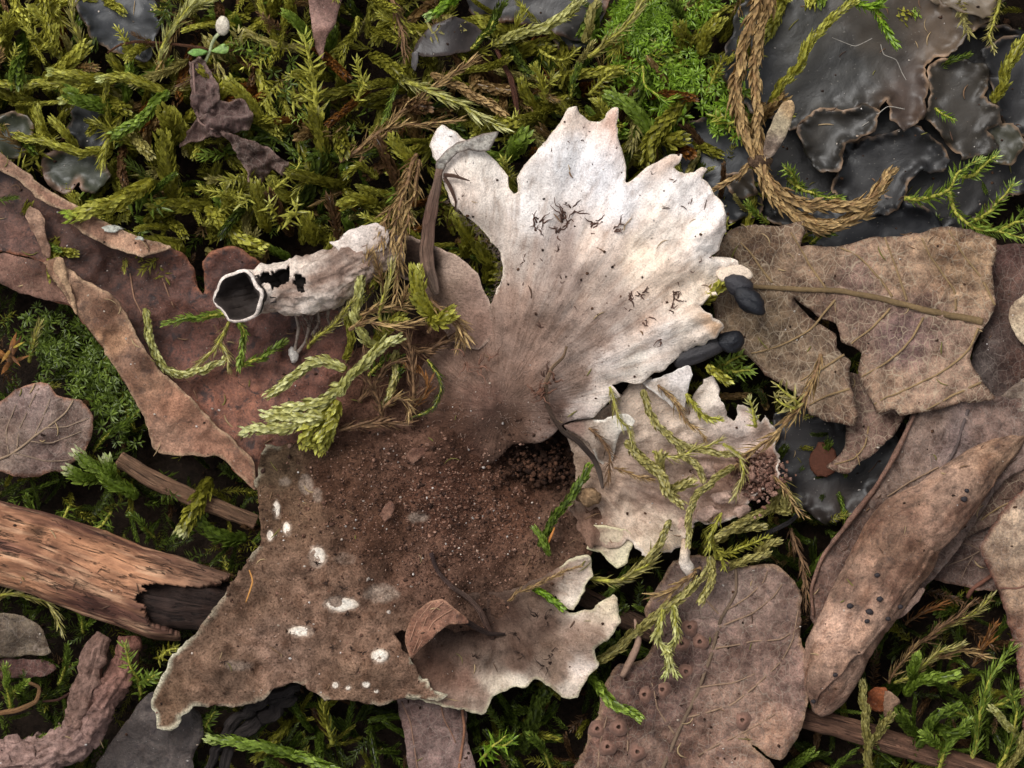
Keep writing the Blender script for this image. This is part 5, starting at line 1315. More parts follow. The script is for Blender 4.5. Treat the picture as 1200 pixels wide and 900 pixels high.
# curled leaf scrap lying on the lichen, with its dark stalk
t = leaf('leaf_scrap', 'small reddish folded leaf scrap on the brown lichen underside', 505, 735, .6)
o, sf = sheet('blade', [(482, 772), (475, 755), (477, 739), (484, 721), (502, 706), (520, 703), (529, 710), (544, 721), (549, 730), (528, 732), (510, 744), (495, 758)], [(482, 770, .82), (477, 740, .84), (500, 708, .92), (525, 706, .95), (548, 729, .96), (505, 745, 1.02), (500, 725, 1.04)],
      [(490, 740, 148, 106, 86), (520, 715, 142, 104, 86), (500, 720, 132, 94, 76)], M_LEAFT, parent=t, sp=3, jag=.6, thick=.02, rim=((168, 128, 104), 1.4), seed=152)
for k, p in enumerate(([(520, 706), (500, 724), (484, 765)], [(530, 714), (508, 730), (488, 762)], [(505, 708), (488, 728), (480, 752)])):
    vein(sf, p, (1, .6), (172, 130, 106), t, .003, seed=k)
o = tube('dead_stalk', [(505, 648, .62), (512, 668, .6), (530, 688, .6), (548, 700, .58), (562, 716, .56), (572, 736, .5), (578, 748, .46)], [3.0, 2.6, 2.8, 3, 3.4, 4.4, 3], [(84, 66, 64), (112, 92, 82), (104, 78, 66)], M_WOOD, seg=7, lump=.35)
tag(o, 'thin crusted dead stalk lying on the brown underside beside the folded scrap', 'stalk')
o = tube('dead_stalk', [(535, 722, .8), (552, 732, .66), (572, 742, .54), (592, 743, .52)], [3.4, 3.6, 3, 1.5], (64, 48, 42), M_WOOD, seg=7, lump=.3)
tag(o, 'dark short stalk running out from under the folded scrap', 'stalk')
o = tube('dry_fibre', [(292, 668, .72), (296, 682, .76), (288, 706, .74)], [.7, 1.2, .6], (190, 134, 70), M_FIBRE, seg=5); tag(o, 'orange straw fibre on the pointed end of the brown underside', 'fibre')
o = tube('dry_fibre', [(650, 618, .6), (646, 628, .62), (642, 638, .58)], [.8, 1.6, .8], (186, 120, 60), M_FIBRE, seg=5); tag(o, 'short orange splinter beside the green shoot on the lichen', 'fibre')
# withered stalk across the fan's lower edge
t = thing('withered_stalk', 655, 470, .9, 'thin withered grey stalk with a shrivelled flower bent over the white fan edge', 'stalk')
tube('stem', [(664, 406, 1.12), (660, 418, 1.14), (648, 430, 1.16), (640, 448, 1.14), (640, 470, 1.1), (648, 490, 1.04), (660, 505, .98), (680, 520, .9), (694, 536, .84), (702, 552, .8), (706, 572, .72)], [1.6, 2, 2.6, 3.2, 3, 2.6, 3, 3.4, 3.4, 3, 1.5], [(150, 126, 100), (160, 136, 110), (118, 98, 84), (90, 76, 66), (70, 58, 52), (150, 136, 124)], M_WOOD, t, 7, lump=.35)
fibres('shrivelled_petal', [(640, 462, 1.16), (636, 452, 1.16), (628, 460, 1.12), (648, 448, 1.16)], 22, (110, 76, 60), M_FIBRE, t, r=1.5, up=.4, seed=9, n=3)
V, T, Q = blob_arr(W(690, 583, .66), (.15, .1, .08), 13, (16, 9), .6); mk('seed_head', V, T, Q, lin((150, 122, 92)), M_KNOB, parent=t)
fibres('torn_tuft', [(560, 430, .98), (545, 422, .94), (570, 424, .98)], 24, (122, 88, 72), M_FIBRE, TH, r=1.2, up=.25, seed=10, n=5)

# ------------------------------------------------------------------ sticks and twigs
def broken_stick():
    t = thing('broken_stick', 110, 670, -.2, 'thick weathered stick with reddish grain and a hollow splintered end', 'stick')
    ctr = np.array([(-90, 612, 49), (0, 637, 48), (57, 653, 49), (113, 673, 50), (150, 686, 49), (190, 698, 52), (220, 704, 48), (262, 712, 42)], float)
    D = catmull(ctr, 2.0, closed=False); n = len(D)
    z = np.interp(D[:, 0], [-90, 100, 262], [.18, .2, .12])
    P = W(D[:, 0], D[:, 1], z); T, A, B = frames(P)
    m = 180; th = np.linspace(0, 2 * np.pi, m, endpoint=False)
    u = np.arange(n)[:, None] * 2.0
    R = D[:, 2][:, None] / 100 * (1 + .05 * fbm(u / 60, np.cos(th) * 1.5 + 2 * np.sin(th), 161, 3) + .03 * fbm(u / 30, th * 6, 162, 3))
    flat = .82
    V = P[:, None] + R[..., None] * (np.cos(th)[None, :, None] * A[:, None] * flat + np.sin(th)[None, :, None] * B[:, None])
    tw = ((th + np.pi) % (2 * np.pi)) - np.pi
    xs = D[:, 0][:, None] + 0 * tw
    side = np.sin(tw)                                # screen sideways position on the shell
    rag = 12 * fbm(tw * 5 + 0 * xs, xs / 12, 163, 3) + 9 * vnoise(tw * 16 + 0 * xs, xs * 0, 164)
    lim = np.interp(tw, [-3.1, -1.5, -1.2, -.9, -.75, -.4, -.1, .15, .32, .5, .7, 1.0, 1.5, 3.1], [215, 215, 222, 214, 196, 180, 168, 172, 186, 236, 252, 258, 262, 262])[None]
    lim2 = np.interp(-tw, [-3.1, -1.5, -1.2, -.9, -.75, -.4, -.1, .15, .32, .5, .7, 1.0, 1.5, 3.1], [215, 215, 222, 214, 196, 180, 168, 172, 186, 236, 252, 258, 262, 262])[None]
    # B points towards -Y or +Y of the picture? choose so that the long splinter lies on the far (upper) side
    l_ = lim if B[n // 2][1] > 0 else lim2
    bad = xs > l_ + rag * .6
    i = np.arange(n - 1)[:, None] * m; j = np.arange(m)[None]; jn = (j + 1) % m
    Q = np.stack([i + j, i + jn, i + m + jn, i + m + j], -1)
    ok = ~(bad[:-1] | bad[:-1][:, jn[0]] | bad[1:] | bad[1:][:, jn[0]])
    Q = Q[ok]
    st = np.stack([np.repeat(np.arange(n) * .02, m), np.tile(th / 6.283, n)], 1)
    s1 = fbm(u / 120, th[None] * 3.2, 165, 4); s2 = fbm(u / 40, th[None] * 9, 166, 3)
    ca, cb, cc = lin((178, 132, 100)), lin((104, 70, 58)), lin((214, 176, 142))
    k = np.clip(.42 + 1.9 * s1, 0, 1)[..., None]; C = ca * (1 - k) + cb * k
    k2 = np.clip(s2 * 1.8 - .1, 0, 1)[..., None] * .8; C = C * (1 - k2) + cc * k2
    en = np.clip((xs - 150) / 80, 0, 1)[..., None] * .75; C = C * (1 - en) + lin((112, 88, 74)) * en
    V = V.reshape(-1, 3); C = C.reshape(-1, 3)
    kc = W(44, 622, .5); kd = np.sqrt(((V[:, 0] - kc[0]) / .15) ** 2 + ((V[:, 1] - kc[1]) / .09) ** 2) + .3 * fbm(V[:, 0] * 8, V[:, 1] * 8, 3, 3)
    kf = np.where(V[:, 2] > .2, np.clip(1.2 - kd, 0, 1), 0); V[:, 2] -= .07 * kf; C = C * (1 - .75 * kf)[:, None]
    used = np.unique(Q); rm = np.full(len(V), -1); rm[used] = np.arange(len(used))
    o = mk('wood_shell', V[used], Qd=rm[Q], C=C[used], st=st[used], mat=M_WOOD, parent=t)
    md = o.modifiers.new('thickness', 'SOLIDIFY'); md.thickness = .07; md.offset = -1
    # rotten core
    tube('rotten_core', [(120, 676, .1), (170, 692, .08), (210, 700, .06), (250, 708, .02), (282, 716, -.02)], [30, 33, 35, 34, 26], (62, 48, 42), M_WOOD, t, 18, lump=.4, lscale=3)


broken_stick()
t = thing('knobbly_twig', 90, 840, -.2, 'forked pinkish grey twig with rough knobbly bark', 'twig')
tube('main_branch', [(-60, 905, -.05), (0, 892, 0), (50, 886, .04), (92, 862, .08), (120, 825, .1), (140, 794, .1), (146, 766, .06), (150, 745, -.02)], [26, 24, 23, 22, 21, 18, 15, 13], [(152, 122, 114), (160, 130, 120), (156, 128, 118), (152, 122, 112), (140, 104, 92), (122, 82, 70)], M_KNOB, t, 44, lump=.55, lscale=7, wob=3, step=1.6)
tube('side_branch', [(92, 850, .1), (100, 815, .16), (108, 780, .18), (114, 758, .16), (122, 745, .12)], [16, 17, 15, 13, 9], (134, 106, 94), M_KNOB, t, 36, lump=.55, lscale=7, seed=3, step=1.6)
o = tube('thin_stick', [(140, 538, -.1), (180, 562, -.05), (230, 585, -.05), (300, 612, -.1)], [10, 11, 10, 9], (146, 116, 92), M_WOOD, seg=14, lump=.15); tag(o, 'thin straw coloured stick under the curled red brown leaf', 'twig')
o = tube('thin_stick', [(930, 838, -.1), (980, 850, -.05), (1040, 868, -.06), (1110, 890, -.1), (1180, 912, -.15)], [13, 14, 14, 13, 12], (122, 92, 74), M_WOOD, seg=16, lump=.15, seed=4); tag(o, 'brown bark-covered twig running out below the rolled leaf', 'twig')
o = tube('thin_stick', [(650, 680, -.2), (700, 708, -.2), (770, 745, -.15), (800, 770, -.2)], [10, 12, 12, 9], (96, 74, 58), M_WOOD, seg=14, lump=.2, seed=5); tag(o, 'brown twig in the gap between the lower lobe and the gall leaf', 'twig')
t = thing('black_strip', 280, 860, -.2, 'twisted black bark strip under the brown lichen', 'bark')
for k, p in enumerate(([(350, 806, .2), (320, 820, .2), (290, 834, .16), (268, 852, .1), (250, 880, .04), (232, 915, 0)], [(345, 815, .12), (300, 845, .06), (270, 870, .0), (255, 905, -.05)])):
    tube('strand', p, [7, 11, 9, 8, 7, 6], (54, 48, 46), M_WOOD, t, 14, lump=.8, lscale=4, flat=.6, wob=6, seed=k)
o = tube('dark_root', [(940, 598, .1), (925, 612, .16), (905, 622, .2), (880, 634, .18)], [2.4, 3, 3, 1.8], (72, 70, 72), M_WOOD, seg=7); tag(o, 'thin bluish black rootlet beside the soil clump', 'root')
o = tube('red_brown_stem', [(608, 142, .1), (604, 115, .16), (598, 90, .16), (588, 72, .1), (582, 58, .05)], [3, 3.4, 3.2, 2.5], (108, 70, 54), M_WOOD, seg=8, lump=.3); tag(o, 'reddish brown bare stem among moss behind the fan', 'stem')
o = tube('red_rootlet', [(126, 62, .1), (140, 53, .12), (158, 49, .14), (185, 50, .12), (215, 53, .12), (250, 58, .1), (290, 60, .02)], [1.2, 1.8, 1.6, 2, 2, 2], (122, 84, 60), M_WOOD, seg=6, lump=.3); tag(o, 'thin reddish rootlet crossing in front of the slate grey lichen', 'root')
o = tube('red_rootlet', [(96, 770, -.1), (98, 790, -.05), (88, 808, -.05), (68, 820, -.05), (50, 822, -.1)], [1.5, 2, 1.8, 1.4], (96, 62, 52), M_WOOD, seg=6, seed=3); tag(o, 'thin dark red rootlet beside the knobbly twig', 'root')
o = tube('tan_rootlet', [(-10, 838, -.05), (20, 832, 0), (42, 822, .02), (46, 806, 0), (34, 800, -.05)], [3, 3.4, 3, 2], (164, 128, 88), M_WOOD, seg=7, lump=.3); tag(o, 'hooked tan rootlet near the knobbly twig', 'root')
# pebbly bits
V, T, Q = blob_arr(W(966, 538, -.13), (.17, .21, .03), 5, (22, 12), .35); o = mk('seed', V, T, Q, lin((92, 56, 42)), M_VEIN); tag(o, 'flat round red brown seed on the blackish lichen', 'seed')
t = thing('seed_husk', 1036, 826, -.1, 'split orange brown seed husk among green moss below the rolled leaf', 'husk')
sheet('outer_half', [(1018, 812), (1026, 806), (1038, 806), (1042, 818), (1036, 832), (1022, 832), (1014, 824)], [(1018, 818, .05), (1030, 812, .2), (1040, 822, .14), (1024, 832, .05)], (140, 78, 44), M_LEAFT, parent=t, sp=3, thick=.02, seed=170)
sheet('inner_half', [(1038, 810), (1048, 814), (1056, 824), (1048, 830), (1046, 844), (1038, 846), (1034, 834)], [(1040, 812, .16), (1054, 824, .1), (1040, 844, .02), (1042, 826, .18)], (140, 112, 92), M_LEAFT, parent=t, sp=3, thick=.02, seed=171)

# grey grass ribbon bent over the fan
t = thing('dry_grass', 510, 260, .6, 'bent grey dry grass blade draped over the white finger lobe', 'grass blade')
sheet('blade', [(584, 154), (580, 166), (574, 176), (560, 178), (546, 176), (534, 181), (524, 192), (519, 202), (511, 199), (513, 188), (522, 176), (535, 168), (552, 162), (570, 156)], [(582, 158, 1.12), (550, 170, 1.16), (525, 184, 1.12), (514, 200, 1.06)], (150, 146, 138), M_LEAFT, parent=t, sp=3, jag=.6, thick=.02, rim=((110, 98, 90), 1.5), seed=172)
tube('sheath', [(515, 198, 1.08), (511, 222, 1.1), (506, 245, 1.12), (502, 268, 1.1), (500, 295, 1.08), (503, 320, 1.06), (512, 345, 1.02)], [4, 6, 7.5, 8, 8.5, 9, 3], [(150, 128, 112), (122, 96, 82), (140, 116, 100), (160, 140, 126)], M_WOOD, t, 10, lump=.25, flat=.5)
for k, p in enumerate(([(520, 205, 1.12), (532, 206, 1.14), (541, 209, 1.14), (551, 212, 1.12)], [(521, 208, 1.1), (528, 220, 1.12), (534, 236, 1.1), (533, 246, 1.06)])):
    tube('awn', p, [2.5, 2.6, 1.6, .5], (116, 90, 76), M_WOOD, t, 6, seed=k)

# tiny seedling
t = thing('seedling', 245, 65, -.1, 'tiny pale seedling with two green seed leaves above the crumpled leaf', 'seedling')
tube('stem', [(240, 74, .1), (246, 60, .2), (248, 52, .24), (252, 44, .3), (258, 38, .32)], [2, 1.8, 2.2, 2.4], (196, 204, 160), M_MOSS, t, 7)
sheet('seed_leaf', [(244, 60), (236, 57), (226, 57), (220, 62), (228, 66), (238, 64)], [(244, 61, .22), (221, 62, .28)], (140, 182, 96), M_MOSS, parent=t, sp=2.5, jag=.2, nz=None, seed=173)
sheet('seed_leaf', [(247, 60), (254, 55), (262, 51), (268, 55), (266, 62), (258, 63)], [(247, 60, .22), (266, 57, .28)], (158, 190, 104), M_MOSS, parent=t, sp=2.5, jag=.2, nz=None, seed=174)
V, T, Q = blob_arr(W(261, 30, .34), (.085, .12, .06), 5, (14, 9), .12); mk('seed_coat', V, T, Q, lin((206, 196, 178)), M_LICH, parent=t)

# dried stem loop
t = thing('dried_stem_loop', 900, 150, .1, 'tan dried moss stem braided into a hooked loop over the slate lichen', 'stem')
def braid(pts, w, seed, pal='tan'):
    P = path3(pts, 3.0, 2.0, seed)
    V, T, Q, C = moss_arr(P, .15 * w, .055 * w, int(len(P) * 3.4), .26, PAL[pal], None, rs=.03 * w, curl=.1, jit=.7)
    R = np.full(len(P), .034 * w); a = tube_arr(P, R, 8, 1, .3, 6, seed)
    return join([(V, T, Q, C), (a[0], a[1], a[2], np.tile(lin((150, 116, 76)), (len(a[0]), 1)))])
for k, (pts, w) in enumerate((([(900, -30, .5), (886, 10, .5), (874, 45, .48), (866, 80, .46), (863, 110, .44), (870, 145, .44), (884, 182, .46), (894, 205, .46), (902, 222, .44), (918, 242, .42), (945, 258, .42), (972, 262, .44)], 1.15),
                              ([(912, -30, .46), (896, 14, .5), (888, 50, .52), (884, 85, .5), (888, 120, .5), (888, 150, .5), (892, 180, .48), (898, 208, .46)], 1.0),
                              ([(896, 205, .48), (908, 220, .5), (925, 232, .5), (948, 240, .5), (975, 242, .5), (1002, 240, .5), (1020, 234, .5), (1030, 222, .52), (1040, 206, .54), (1045, 200, .54)], 1.1),
                              ([(905, 225, .42), (930, 250, .4), (955, 266, .4), (985, 262, .42), (1010, 250, .44), (1024, 236, .46)], 1.1),
                              ([(880, 190, .45), (866, 205, .4), (850, 215, .36), (838, 222, .3)], .6))):
    V, T, Q, C = braid(pts, w, 180 + k); mk('strand', V, T, Q, C, M_DEAD, parent=t)
sheet('dry_bract', [(897, 186), (895, 172), (901, 152), (910, 132), (918, 120), (928, 117), (932, 124), (928, 142), (920, 160), (908, 180)], [(897, 184, .5), (915, 130, .58), (930, 122, .52), (918, 155, .62)], [(905, 170, 150, 136, 122), (915, 140, 168, 156, 130), (925, 122, 178, 150, 112)], M_LEAFT, parent=t, sp=3.5, jag=.6, seed=186)
V, T, Q = blob_arr(W(890, 190, .48), (.14, .08, .06), 3, (12, 8), .5); mk('withered_node', V, T, Q, lin((92, 72, 56)), M_KNOB, parent=t)


# ------------------------------------------------------------------ moss shoots that can be picked out one by one
def ms(label, habit, pal, w, z, pts, tip=None, br=(), group=None):
    def zz(p):
        n = len(p); return [(x, y, z[0] + (z[1] - z[0]) * (i / max(n - 1, 1)) + .06 * math.sin(math.pi * i / max(n - 1, 1))) for i, (x, y) in enumerate(p)]
    return moss_thing(zz(pts), habit, pal, label, w, group, tip, [zz(b) for b in br])


# by the crumpled leaf, the slate lichen and the seedling
ms('long yellow green moss shoot with two frosted pale tips beside the slate grey lichen', 'catkin', 'yellow', 1.25, (.1, .3), [(198, 108), (170, 96), (140, 90), (118, 92)], (206, 212, 140), [[(122, 92), (95, 90), (60, 86)], [(120, 95), (98, 104), (74, 118)]])
ms('straight yellow green moss stem running out past the frosted tips', 'catkin', 'yellow', 1.1, (.08, .12), [(150, 94), (90, 97), (40, 98), (-30, 98)])
ms('flat bright moss shoot pointing down from the frosted pair', 'plump', 'bright', 1.1, (.12, .25), [(196, 106), (184, 120), (165, 140), (134, 157)])
ms('pale hairy moss shoot leaning up beside the slate grey lichen', 'hairy', 'pale', 1.4, (.0, .3), [(188, 92), (186, 70), (192, 48), (205, 26), (222, 8), (246, -14)], None, [[(205, 26), (226, 10), (250, 0)]])
ms('tan hairy moss shoot standing before the slate grey lichen', 'hairy', 'straw', 1.2, (-.05, .25), [(102, 66), (94, 44), (86, 22), (88, -16)])
ms('yellow moss shoot bent over the olive grey lichen lobe', 'catkin', 'yellow', 1.2, (.0, .2), [(132, 180), (100, 178), (60, 168), (18, 160)], None, [[(60, 168), (50, 150), (44, 128)], [(90, 174), (78, 156), (62, 140)]])
ms('thick blunt bright moss shoot lying on the upper rim of the curled leaf', 'plump', 'yellow', 1.5, (.3, .74), [(178, 212), (150, 228), (118, 242), (78, 256)], (170, 196, 70))
ms('upright fat moss shoot with glossy top beside the crumpled leaf', 'plump', 'olive', 1.7, (-.2, .4), [(198, 244), (200, 215), (194, 185), (190, 158)], None, [[(194, 185), (200, 150), (192, 130)]])
ms('thin moss stem standing between the frosted tips and the olive lobe', 'catkin', 'olive', .9, (-.1, .2), [(128, 176), (128, 150), (122, 120), (124, 96)])
ms('yellow shoot reaching from the rim toward the crumpled leaf', 'spiky', 'yellow', 1.2, (-.05, .3), [(238, 262), (262, 246), (280, 234), (236, 220)])
ms('pointed olive shoot leaning against the crumpled leaf', 'plump', 'yellow', 1.2, (-.1, .3), [(310, 145), (298, 130), (285, 112), (268, 94)])
ms('tall spiky moss shoot with long bristly leaves beyond the crumpled leaf', 'spiky', 'yellow', 1.9, (.0, .5), [(372, 140), (368, 110), (364, 80), (354, 40)], (196, 206, 96))
ms('thick green shoot rooted under the bristly moss shoot', 'plump', 'olive', 1.5, (-.1, .3), [(384, 200), (378, 170), (370, 140), (362, 130)])
ms('yellow green shoot lying across the moss below the crumpled leaf', 'plump', 'yellow', 1.3, (-.05, .25), [(242, 246), (262, 262), (285, 280), (310, 292)])
ms('spiky shoot with reddish stem under the lower fold of the crumpled leaf', 'star', 'yellow', 1.2, (-.05, .28), [(300, 238), (322, 222), (340, 205), (352, 190)])
ms('tuft of starry yellow moss below the crumpled leaf', 'star', 'yellow', 1.2, (-.05, .3), [(330, 262), (322, 248), (316, 236)], (206, 206, 120), [[(330, 262), (345, 250), (350, 236)]])
ms('short fat shoot close to the upper frill of the rolled lobe', 'plump', 'olive', 1.3, (-.05, .25), [(368, 285), (366, 268), (360, 252)])
for k, p in enumerate(([(60, 60), (40, 40), (24, 24)], [(70, 40), (56, 26), (36, 8)], [(20, 90), (14, 70), (18, 55)], [(30, 60), (60, 50), (66, 30)], [(160, 60), (148, 46), (140, 30)], [(0, 60), (10, 40), (6, 18)])):
    ms(['short bristly yellow shoot leaning away from the tan hairy shoot', 'short yellow catkin shoot over the bristly one', 'stubby yellow shoot beside the straight yellow moss stem', 'yellow shoot crossing at the foot of the tan hairy shoot', 'small yellow shoot in front of the slate grey lichen', 'lone yellow shoot beyond the stubby yellow one'][k], 'catkin' if k % 2 else 'spiky', 'yellow', 1.05, (-.05, .25), p, group='yellow shoots near the tan hairy shoot')
# behind the fan
ms('pale furry moss shoot pointing at the white finger lobe', 'hairy', 'pale', 1.5, (.15, .35), [(462, 86), (490, 100), (520, 112), (550, 130), (588, 150)])
ms('braided pale moss shoot crossing the brown-rimmed lichen', 'catkin', 'pale', 1.35, (.1, .3), [(580, 52), (606, 42), (634, 32), (660, 18), (690, -6)])
ms('thin dark green moss shoot crossing before the brown-rimmed lichen', 'feather', 'green', .9, (.1, .3), [(552, 58), (570, 38), (584, 16), (602, -10)])
ms('long pale furry moss shoot beside the bright star moss', 'hairy', 'straw', 1.4, (.1, .4), [(690, 66), (712, 48), (738, 24), (766, -14)])
ms('brown green knobbly shoot between the two pale shoots', 'catkin', 'straw', 1.2, (.05, .25), [(684, 52), (690, 30), (700, 0)])
ms('bright pale-tipped moss shoot above the black leaf tip', 'catkin', 'glow', 1.3, (.3, .5), [(545, -22), (532, -2), (518, 12), (502, 20)], (206, 226, 150))
ms('thick dead brown moss stem leading to the black leaf tip', 'shred', 'tan', 1.3, (.1, .2), [(400, 188), (430, 166), (456, 148), (486, 120), (520, 96), (556, 72)])
ms('dead brown moss stem standing beside the twisted leaf scrap', 'shred', 'brown', 1.1, (.1, .3), [(450, -20), (460, 10), (472, 40), (476, 66)])
ms('tan moss stem lying across the thick dead stem', 'shred', 'tan', 1.0, (.1, .2), [(420, 188), (460, 150), (500, 146), (540, 140)])
ms('faded tan moss shoot below the furry shoot', 'catkin', 'tan', 1.2, (.05, .2), [(505, 88), (540, 104), (570, 120), (592, 134)])
ms('glossy green moss shoot with overlapping leaves at the base of the star moss', 'plump', 'bright', 1.4, (.1, .3), [(764, 166), (752, 140), (736, 122), (712, 112)])
ms('translucent olive moss shoot leaning behind the fan between two white lobes', 'plump', 'olive', 1.5, (.0, .3), [(812, 112), (790, 132), (768, 156), (756, 192)], None, [[(770, 156), (785, 165), (800, 160)]])
ms('yellow leafy shoot in front of the brown-rimmed lichen', 'feather', 'yellow', 1.3, (.0, .3), [(640, 120), (634, 96), (626, 78)])
ms('small green fern-like shoot behind the white fan', 'feather', 'green', 1.0, (.1, .3), [(668, 116), (672, 96), (678, 76)])
ms('olive shoot tangled at the foot of the braided pale shoot', 'spiky', 'olive', 1.3, (.0, .3), [(690, 110), (706, 96), (720, 84)])
ms('blunt green leafy bud pressed against the white fan', 'plump', 'bright', 1.6, (.3, .6), [(600, 184), (606, 170), (614, 156)])
ms('yellow green shoot at the notch between finger and fan', 'spiky', 'yellow', 1.2, (.2, .55), [(600, 222), (594, 200), (588, 185)])
ms('fat golden moss shoot between the grass blade and rolled lobe', 'plump', 'yellow', 1.5, (.0, .4), [(545, 300), (548, 276), (540, 256)])
ms('drooping olive moss shoot below the felt-fringed finger', 'plump', 'olive', 1.4, (.0, .35), [(570, 330), (572, 308), (560, 284)])
ms('yellow shoot standing beside the dry grass sheath', 'plump', 'yellow', 1.2, (.1, .5), [(490, 200), (474, 180), (460, 160)])
ms('thin curved grass-green moss leaf shoot beside the star moss', 'hairy', 'glow', .8, (.2, .3), [(752, 78), (760, 102), (780, 118), (796, 112)])
for k, p in enumerate(([(415, 130), (425, 100), (418, 70)], [(440, 210), (420, 195), (405, 205)], [(440, 240), (420, 232), (400, 240)], [(630, 60), (650, 70), (676, 60)], [(720, 150), (712, 130), (700, 118)], [(560, 160), (585, 145), (610, 150)], [(460, 250), (440, 262), (424, 250)], [(420, 20), (410, 45), (402, 65)], [(820, 60), (830, 40), (846, 20)], [(830, 110), (838, 90), (850, 70)])):
    ms(['leafy shoot between the twisted scrap and the furry pale shoot', 'leafy shoot at the end of the thick dead stem', 'short olive shoot beside the upper frill of the rolled lobe', 'leafy shoot below the braided pale shoot', 'olive shoot close behind the double-horned white lobe', 'leafy shoot in the bay between white finger and fan', 'olive shoot at the foot of the shaggy dead stems', 'yellow shoot next to the standing dead brown stem', 'olive shoot between star moss and the dried loop top', 'yellow shoot between star moss and the slate lichen edge'][k], ('spiky', 'feather', 'plump')[k % 3], ('yellow', 'olive')[k % 2], 1.25, (.0, .3), p, group='olive shoots behind the fan')
# dead tuft between rolled lobe and grass
for k, p in enumerate(([(486, 182), (478, 215), (466, 250), (458, 290)], [(492, 190), (486, 225), (478, 255), (470, 300)], [(480, 200), (466, 232), (452, 256), (446, 285)], [(474, 215), (470, 262), (466, 310), (462, 350)])):
    ms(['shaggy tan dead stem next to the dry grass sheath', 'thick middle strand of the shaggy dead stems', 'outermost shaggy dead stem over the upper frill', 'longest shaggy dead stem reaching down past the rolled lobe'][k], 'shred', 'tan', 1.35, (.5, 1.25), [p[0], p[1], p[2], p[3]], group='dead stems over the rolled lobe')
# on the slate lichen
ms('green moss shoot with pale tip lying across the slate black lichen', 'catkin', 'yellow', 1.25, (.2, .5), [(905, 120), (925, 92), (944, 62), (968, 28), (1000, 2)], None)
ms('bright green forked moss tip hanging over the slate black lichen', 'feather', 'glow', 1.3, (.35, .45), [(978, -10), (1005, 4), (1030, 8), (1052, -16)], None, [[(1024, 6), (1034, 26), (1050, 54)]])
ms('yellow green moss shoot standing by the right frilled lobe of the slate lichen', 'plump', 'yellow', 1.1, (.0, .3), [(1166, 120), (1176, 100), (1184, 74), (1202, 44)])
ms('tan and green moss shoot hanging past the pale grey brown lobe', 'spiky', 'straw', 1.0, (.2, .2), [(1172, -6), (1166, 22), (1158, 46), (1166, 62)])
ms('tiny green moss tuft lying on the slate black lichen', 'spiky', 'glow', .8, (.1, .2), [(1098, 126), (1106, 134), (1118, 140)])
ms('bright spiky moss shoot branching beside the torn veined leaf', 'spiky', 'bright', 1.35, (.1, .5), [(1060, 234), (1090, 232), (1112, 222), (1124, 200), (1150, 186)], (196, 216, 120), [[(1112, 224), (1122, 248), (1140, 264), (1170, 272), (1205, 282)], [(1140, 262), (1164, 244), (1188, 214)], [(1124, 205), (1140, 205), (1168, 180)], [(1170, 272), (1190, 262), (1210, 258)]])
ms('green moss tuft under the hook of the dried stem loop', 'spiky', 'bright', 1.2, (-.05, .3), [(925, 208), (938, 222), (955, 228), (985, 232)], None, [[(938, 222), (930, 205), (920, 196)]])
ms('small pale moss tuft between the fan and the dried stem loop', 'feather', 'bright', 1.0, (-.05, .2), [(902, 262), (886, 250), (878, 236)])
ms('short green moss tuft at the top edge of the torn veined leaf', 'feather', 'green', 1.0, (.1, .3), [(950, 288), (960, 278), (976, 272)])
ms('dim green shoot beneath the pale grey brown lobe', 'feather', 'green', .9, (-.2, .1), [(1090, 82), (1110, 72), (1136, 62)])
# lying on the curled red brown leaf
ms('U-shaped green and tan moss shoot lying on the red brown leaf', 'catkin', 'pale', 1.05, (.3, .3), [(170, 362), (174, 386), (182, 412), (196, 432), (216, 440), (240, 434), (262, 420)])
ms('green moss shoot with pointed tip lying on the red brown leaf', 'feather', 'bright', 1.1, (.3, .36), [(276, 368), (252, 368), (225, 374), (192, 380)], None, [[(276, 368), (284, 392), (284, 418), (280, 432)], [(282, 428), (305, 418), (336, 400)]])
ms('shaggy tan dead moss strand on the red brown leaf', 'shred', 'straw', .9, (.3, .3), [(268, 378), (256, 400), (240, 420), (222, 436)], None, [[(256, 400), (264, 418), (268, 432)]])
# heap on the lichen between rolled lobe and neck
PL = 'pale straw green moss shoot pointing left of the neck'
ms('frosted pale green moss shoot curving off the lichen onto the red brown leaf', 'catkin', 'pale', 1.35, (1.0, .55), [(404, 432), (386, 424), (366, 426), (340, 444), (314, 464)])
ms('broad pale moss shoot with white tip beside the brown lichen corner', 'catkin', 'pale', 1.6, (1.0, .6), [(398, 452), (372, 480), (344, 498), (286, 504)], (220, 222, 160), [[(384, 470), (350, 478), (318, 484)], [(378, 488), (352, 490), (312, 486)]])
ms('fat green moss tips hanging over the brown lichen corner', 'plump', 'yellow', 1.4, (.95, .66), [(396, 470), (384, 495), (374, 528)], None, [[(394, 480), (364, 500), (356, 522)], [(392, 490), (380, 510), (366, 520)]])
ms('pale green stalk rising from the heap of moss beside the neck', 'catkin', 'pale', 1.25, (1.0, 1.15), [(446, 408), (428, 398), (418, 376), (420, 340), (426, 312)])
ms('pale moss stem crossing the heap toward the neck', 'catkin', 'pale', 1.4, (1.0, 1.1), [(396, 462), (412, 440), (432, 420), (452, 404), (470, 396)])
ms('blunt bright green moss shoot below the dry grass sheath', 'plump', 'yellow', 1.5, (1.0, 1.3), [(520, 372), (502, 364), (490, 345), (486, 316)], None, [[(500, 362), (512, 374), (528, 368)]])
ms('brown dead moss stem arching over the heap beside the neck', 'shred', 'tan', 1.2, (1.0, 1.15), [(412, 374), (430, 366), (452, 362), (476, 360)])
ms('brown dead moss stem standing in front of the neck', 'shred', 'brown', 1.2, (.7, 1.1), [(476, 492), (484, 462), (482, 430), (480, 396)])
